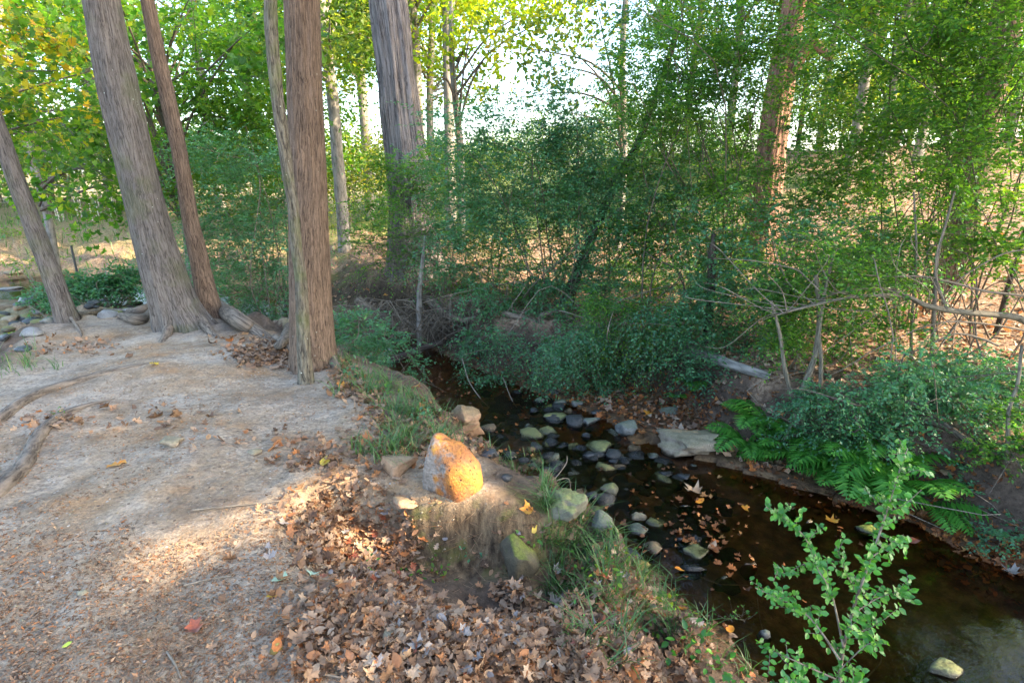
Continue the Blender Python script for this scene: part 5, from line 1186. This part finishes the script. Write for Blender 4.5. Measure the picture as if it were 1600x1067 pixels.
near = paint([(570, 860, 60, 38, 900), (520, 800, 40, 45, 420, 60), (640, 890, 40, 30, 350), (700, 1010, 110, 40, 1300), (850, 1010, 100, 45, 1400), (950, 1040, 90, 30, 800), (620, 960, 70, 40, 500), (540, 950, 40, 40, 260), (880, 930, 70, 40, 420), (990, 930, 60, 50, 420), (1060, 1000, 60, 40, 400), (830, 800, 40, 60, 420), (740, 700, 20, 25, 120), (700, 680, 20, 20, 120), (760, 860, 50, 40, 200), (500, 1010, 60, 40, 140)])
H1 = hits(near, False); H1 = H1[H1[:, 2] > WATER - .02]; _c = (H1[:, 0] > -.50) & (H1[:, 0] < .28) & (H1[:, 1] > 2.30 + .12 * fbm(H1 * 6, 3, 2)) & (H1[:, 1] < 2.95); H1 = H1[~(_c & (r.uniform(0, 1, len(H1)) > .06))]
litter('leaf_litter', 'drift of dry oak leaves on the near bank', H1, .048, 'litter', seed=1, lift=.035)
mid = paint([(590, 640, 55, 16, 420, 42), (540, 595, 25, 12, 160, 30), (610, 690, 30, 20, 160), (650, 680, 18, 22, 120), (660, 650, 15, 15, 60), (405, 550, 30, 11, 420, 5), (430, 560, 20, 9, 160), (500, 720, 40, 12, 80), (440, 690, 60, 10, 60), (120, 545, 50, 8, 120), (95, 660, 40, 8, 60), (230, 655, 70, 14, 60), (520, 700, 30, 10, 40)])
litter('leaf_litter', 'thin scatter of leaves behind the orange boulder and at the tree feet', hits(mid, False), .06, 'litter', seed=2, lift=.02)
bar = paint([(1000, 630, 80, 26, 800), (930, 610, 60, 20, 300), (1090, 640, 30, 20, 200), (1190, 720, 30, 20, 120), (1500, 850, 60, 30, 260, 35), (1560, 870, 40, 20, 160), (1430, 810, 40, 12, 100, 35), (1380, 780, 50, 12, 80, 30), (860, 640, 30, 20, 80), (1480, 740, 60, 40, 200), (780, 590, 50, 25, 140), (1300, 790, 60, 12, 90, 15)])
litter('leaf_litter', 'dark damp leaves on the gravel bar and far bank foot', hits(bar, False), .065, 'litter_wet', seed=3, lift=.02)
wetl = paint([(1050, 760, 60, 50, 60), (1100, 830, 40, 30, 70), (950, 850, 60, 30, 30), (700, 610, 40, 30, 60), (800, 690, 40, 25, 25), (1150, 880, 60, 30, 14), (1300, 850, 90, 40, 12)])
q = hits(wetl, True); q = q[q[:, 2] < WATER + .01]
lo = litter('floating_leaves', 'orange and tan leaves lodged in the shallow creek', q, .05, 'litter_wet', ('oak', 'maple'), 4, .12, 0); 
for o_ in (lo,): o_.location.z = 0
me = lo.data; co = np.empty(len(me.vertices) * 3, np.float32); me.vertices.foreach_get('co', co); co = co.reshape(-1, 3); g_ = H_(co[:, 0], co[:, 1]); co[:, 2] += np.maximum(WATER + .004 - g_, 0); me.vertices.foreach_set('co', co.ravel()); me.update()
# woodland floor across the creek
n = 26000; a = r.uniform(-.95, 1.0, n); d = 4.2 + 13 * r.uniform(0, 1, n) ** 1.3; P = np.stack([a * d, d, a * 0], 1)
dfar = seg_dist(P[:, 0], P[:, 1], E_F); dnear = seg_dist(P[:, 0], P[:, 1], E_N); ok = (dfar < dnear) & ~inside(P[:, 0], P[:, 1], E_N + E_F[::-1]) & (dfar > .15) & (P[:, 0] > -4); P = P[ok]
litter('leaf_litter', 'carpet of fallen leaves on the woodland floor across the creek', P, .085, 'litter_far', ('star',), seed=5, lift=.03)
# fine chips, bark crumbs and pine needles on the trodden soil
n = 28000; px = r.uniform(-30, 760, n); py = r.uniform(530, 1090, n); q = hits(np.stack([px, py], 1), False); q = q[(q[:, 2] > -.25)]; n = len(q); q[:, 2] += .002
dense_ = (fbm(q * 2.5, 5, 3) > -.15) & (r.uniform(0, 1, n) < np.clip(1.6 - q[:, 1] * .3, .25, 1)); q = q[dense_]; n = len(q)
V, Tt = kites(q, nrm(np.column_stack([r.normal(size=(n, 2)), r.normal(size=n) * .25])), nrm(np.column_stack([r.normal(size=(n, 2)) * .5, np.ones(n)])), r.uniform(.005, .026, n), r.uniform(.003, .011, n), .3)
tag(obj('soil_debris', mesh('soil_debris', V, Tt, M['litter'])), 'small chips and leaf crumbs strewn over the bare path', kind='stuff')
n = 2600; px = r.uniform(200, 900, n); py = r.uniform(620, 1090, n); q = hits(np.stack([px, py], 1), False); q = q[q[:, 2] > -.6]; n = len(q); a = r.uniform(0, 6.28, n); q[:, 2] += .006
V, Q, B = thin_tubes(q, np.stack([np.cos(a), np.sin(a), r.normal(size=n) * .12], 1), r.uniform(.03, .11, n), r.normal(size=n) * .15, .0009, 2)
tag(obj('needle_litter', mesh('needle_litter', V, Q, M['litter'])), 'thin pine needles and twig bits scattered on the soil', kind='stuff')
n = 2200; px = r.uniform(-30, 760, n); py = r.uniform(540, 1090, n); q = hits(np.stack([px, py], 1), False); q = q[q[:, 2] > -.3]; n = len(q)
pv, pt = rock_verts(900, 2, 6); pv = pv[:]; bmx = ico(2)
import itertools
octv = np.array([(1, 0, 0), (-1, 0, 0), (0, 1, 0), (0, -1, 0), (0, 0, 1), (0, 0, -.6), ]) * 1.0; octt = np.array([(0, 2, 4), (2, 1, 4), (1, 3, 4), (3, 0, 4), (2, 0, 5), (1, 2, 5), (3, 1, 5), (0, 3, 5)])
V, Tt = scatter_template(octv * [1, .75, .6], octt, q, r.uniform(0, 6.3, n), r.uniform(0, .5, n), r.uniform(0, 6.3, n), .002 + .010 * r.uniform(0, 1, n) ** 3)
tag(obj('grit', mesh('grit', V, Tt, M['rock_tan'])), 'tiny grit and pebbles on the bare path', kind='stuff')
# leaves one can pick out singly
def one_leaf(px, py, w, mat, kind, label, seed, group=None, onwater=False, curl=.5):
    q = hit(px, py, True); s = w / F * (q[1] * CP + (EYE - q[2]) * SP) * 1.05; v, tt = leaf_template(kind, curl, seed)
    a = np.random.default_rng(seed); yaw = a.uniform(0, 6.28); c, sn = math.cos(yaw), math.sin(yaw); v = v @ np.array([[c, -sn, 0], [sn, c, 0], [0, 0, 1]]).T * s
    v[:, 2] += np.clip(H_(v[:, 0] + q[0], v[:, 1] + q[1]) - g1(q[0], q[1]), -.012, .02)
    return tag(obj('fallen_leaf', mesh('fallen_leaf', v, tt, M[mat]), loc=(q[0], q[1], max(q[2], WATER) + .008)), label, 'leaf', group)
for k, a in enumerate([(181, 728, 34, 'leaf_orange', 'oak', 'orange oak leaf lying alone on the pale path'), (242, 571, 15, 'leaf_yellow', 'oak', 'small yellow orange leaf near the farther root ridge'), (305, 985, 36, 'leaf_rust', 'oak', 'dark curled rust red leaf near the bottom left'), (437, 908, 34, 'leaf_pale', 'oval', 'pale green leaf on the lit soil'), (428, 932, 24, 'leaf_yellow', 'oval', 'yellow leaf touching the pale green one'), (106, 1010, 16, 'leaf_lime', 'oval', 'small lime green leaf at bottom left'), (508, 724, 28, 'leaf_yellow', 'oval', 'narrow ochre leaf behind the leaf drift'),
    (570, 952, 26, 'leaf_grey', 'oak', 'pale grey oak leaf at the lower edge of the drift'), (614, 856, 16, 'leaf_orange', 'oak', 'bright orange leaf in the sunlit drift'), (508, 820, 26, 'leaf_tan', 'oak', 'pale tan oak leaf in the sunlit drift'), (600, 800, 22, 'leaf_grey', 'maple', 'grey star shaped leaf against the soil face'), (488, 900, 20, 'leaf_pale', 'maple', 'pale leaf with green tinge at the drift edge'),
    (745, 983, 34, 'leaf_grey', 'maple', 'large curled grey leaf at bottom centre'), (780, 985, 30, 'leaf_tan', 'oak', 'tan leaf right of the large curled grey one'), (875, 942, 34, 'leaf_grey', 'maple', 'light grey maple leaf on the bank, right of the mossy rock'), (822, 800, 22, 'leaf_orange', 'maple', 'crumpled orange leaf right of the orange boulder'), (835, 830, 10, 'leaf_yellow', 'oval', 'small yellow leaf in grass right of the boulder'), (895, 893, 22, 'leaf_rust', 'maple', 'red orange leaf low in the bank grass'),
    (1023, 924, 26, 'leaf_tan', 'oak', 'tan oak leaf in the grass above the sapling'), (1062, 892, 16, 'leaf_orange', 'oval', 'orange leaf at the water edge'), (1064, 952, 18, 'leaf_orange', 'oval', 'orange leaf in the weeds, left of the sapling'), (1140, 986, 22, 'leaf_orange', 'oval', 'bright orange leaf beside the sapling foot'), (1085, 980, 30, 'leaf_grey', 'maple', 'greyish lilac leaf in the weeds'), (985, 960, 26, 'leaf_tan', 'maple', 'reddish tan leaf on the lower bank'),
    (1080, 768, 30, 'leaf_tan', 'maple', 'tan star shaped leaf lodged in mid creek'), (1165, 797, 14, 'leaf_orange', 'maple', 'small orange leaf floating right of mid creek'), (1093, 784, 18, 'leaf_orange', 'oval', 'orange leaf just below the tan star shaped one'), (1112, 856, 22, 'leaf_tan', 'oval', 'pale curled leaf beside the flat olive stone'), (1300, 813, 18, 'leaf_orange', 'maple', 'orange leaf at the far water edge below the ferns'), (1460, 640, 18, 'leaf_orange', 'oval', 'vivid orange leaf caught in the right bank shrub'), (1318, 785, 22, 'leaf_rust', 'maple', 'rust red leaf under the ferns, left'), (1345, 785, 24, 'leaf_rust', 'oak', 'rust red leaf under the ferns, right'), (1425, 846, 20, 'leaf_rust', 'oval', 'rusty leaf at the far water edge'), (1575, 893, 24, 'leaf_grey', 'maple', 'pale leaf at the water edge, far right'), (538, 605, 20, 'leaf_orange', 'maple', 'orange leaf at the foot of the tall straight tree'), (285, 508, 10, 'leaf_rust', 'oval', 'tiny rust leaf between the roots of the thick tree'),
    (603, 462, 12, 'leaf_orange', 'oval', 'orange leaf on the far bank above the hollow'), (1012, 648, 16, 'leaf_orange', 'maple', 'orange leaf on the gravel bar')]):
    one_leaf(*a, seed=700 + k)
regions = [(near[:900], 'dry brown oak leaf in the drift before the soil face below the orange boulder', (560, 860, 70, 40)), (None, 'dry leaf in the thick litter along the bottom edge', (760, 1010, 130, 38)), (None, 'dry leaf on the sloping bank between the mossy rock and the grass', (930, 930, 80, 40))]
mats = ['leaf_tan', 'leaf_grey', 'leaf_rust', 'litter', 'litter', 'leaf_tan', 'litter']
shared = [mesh('fallen_leaf', leaf_template(kd, c, s)[0], leaf_template(kd, c, s)[1], M[m]) for s, (kd, c, m) in enumerate([(kd, c, m) for kd in ('oak', 'maple', 'oval') for c in (.3, .8) for m in ('leaf_tan', 'leaf_grey', 'litter', 'leaf_rust')])]
shared = [m for i, m in enumerate(shared) if i % 4 != 3 or i < 8]
for (_, lab, (px, py, sx, sy)), cnt in zip(regions, (80, 110, 50)):
    H = hits(np.stack([r.normal(px, sx, cnt), np.clip(r.normal(py, sy, cnt), 780, 1064)], 1), False)
    for q in H:
        if q[2] < WATER: continue
        o = obj('fallen_leaf', shared[r.integers(len(shared))], loc=(q[0], q[1], q[2] + .022 + r.uniform(0, .015))); s = r.uniform(.03, .065); o.scale = (s, s, s); o.rotation_euler = (r.normal() * .4, r.normal() * .4, r.uniform(0, 6.3))
        tag(o, lab, 'leaf', lab.replace('dry brown oak leaf', 'leaves').replace('dry leaf', 'leaves'))
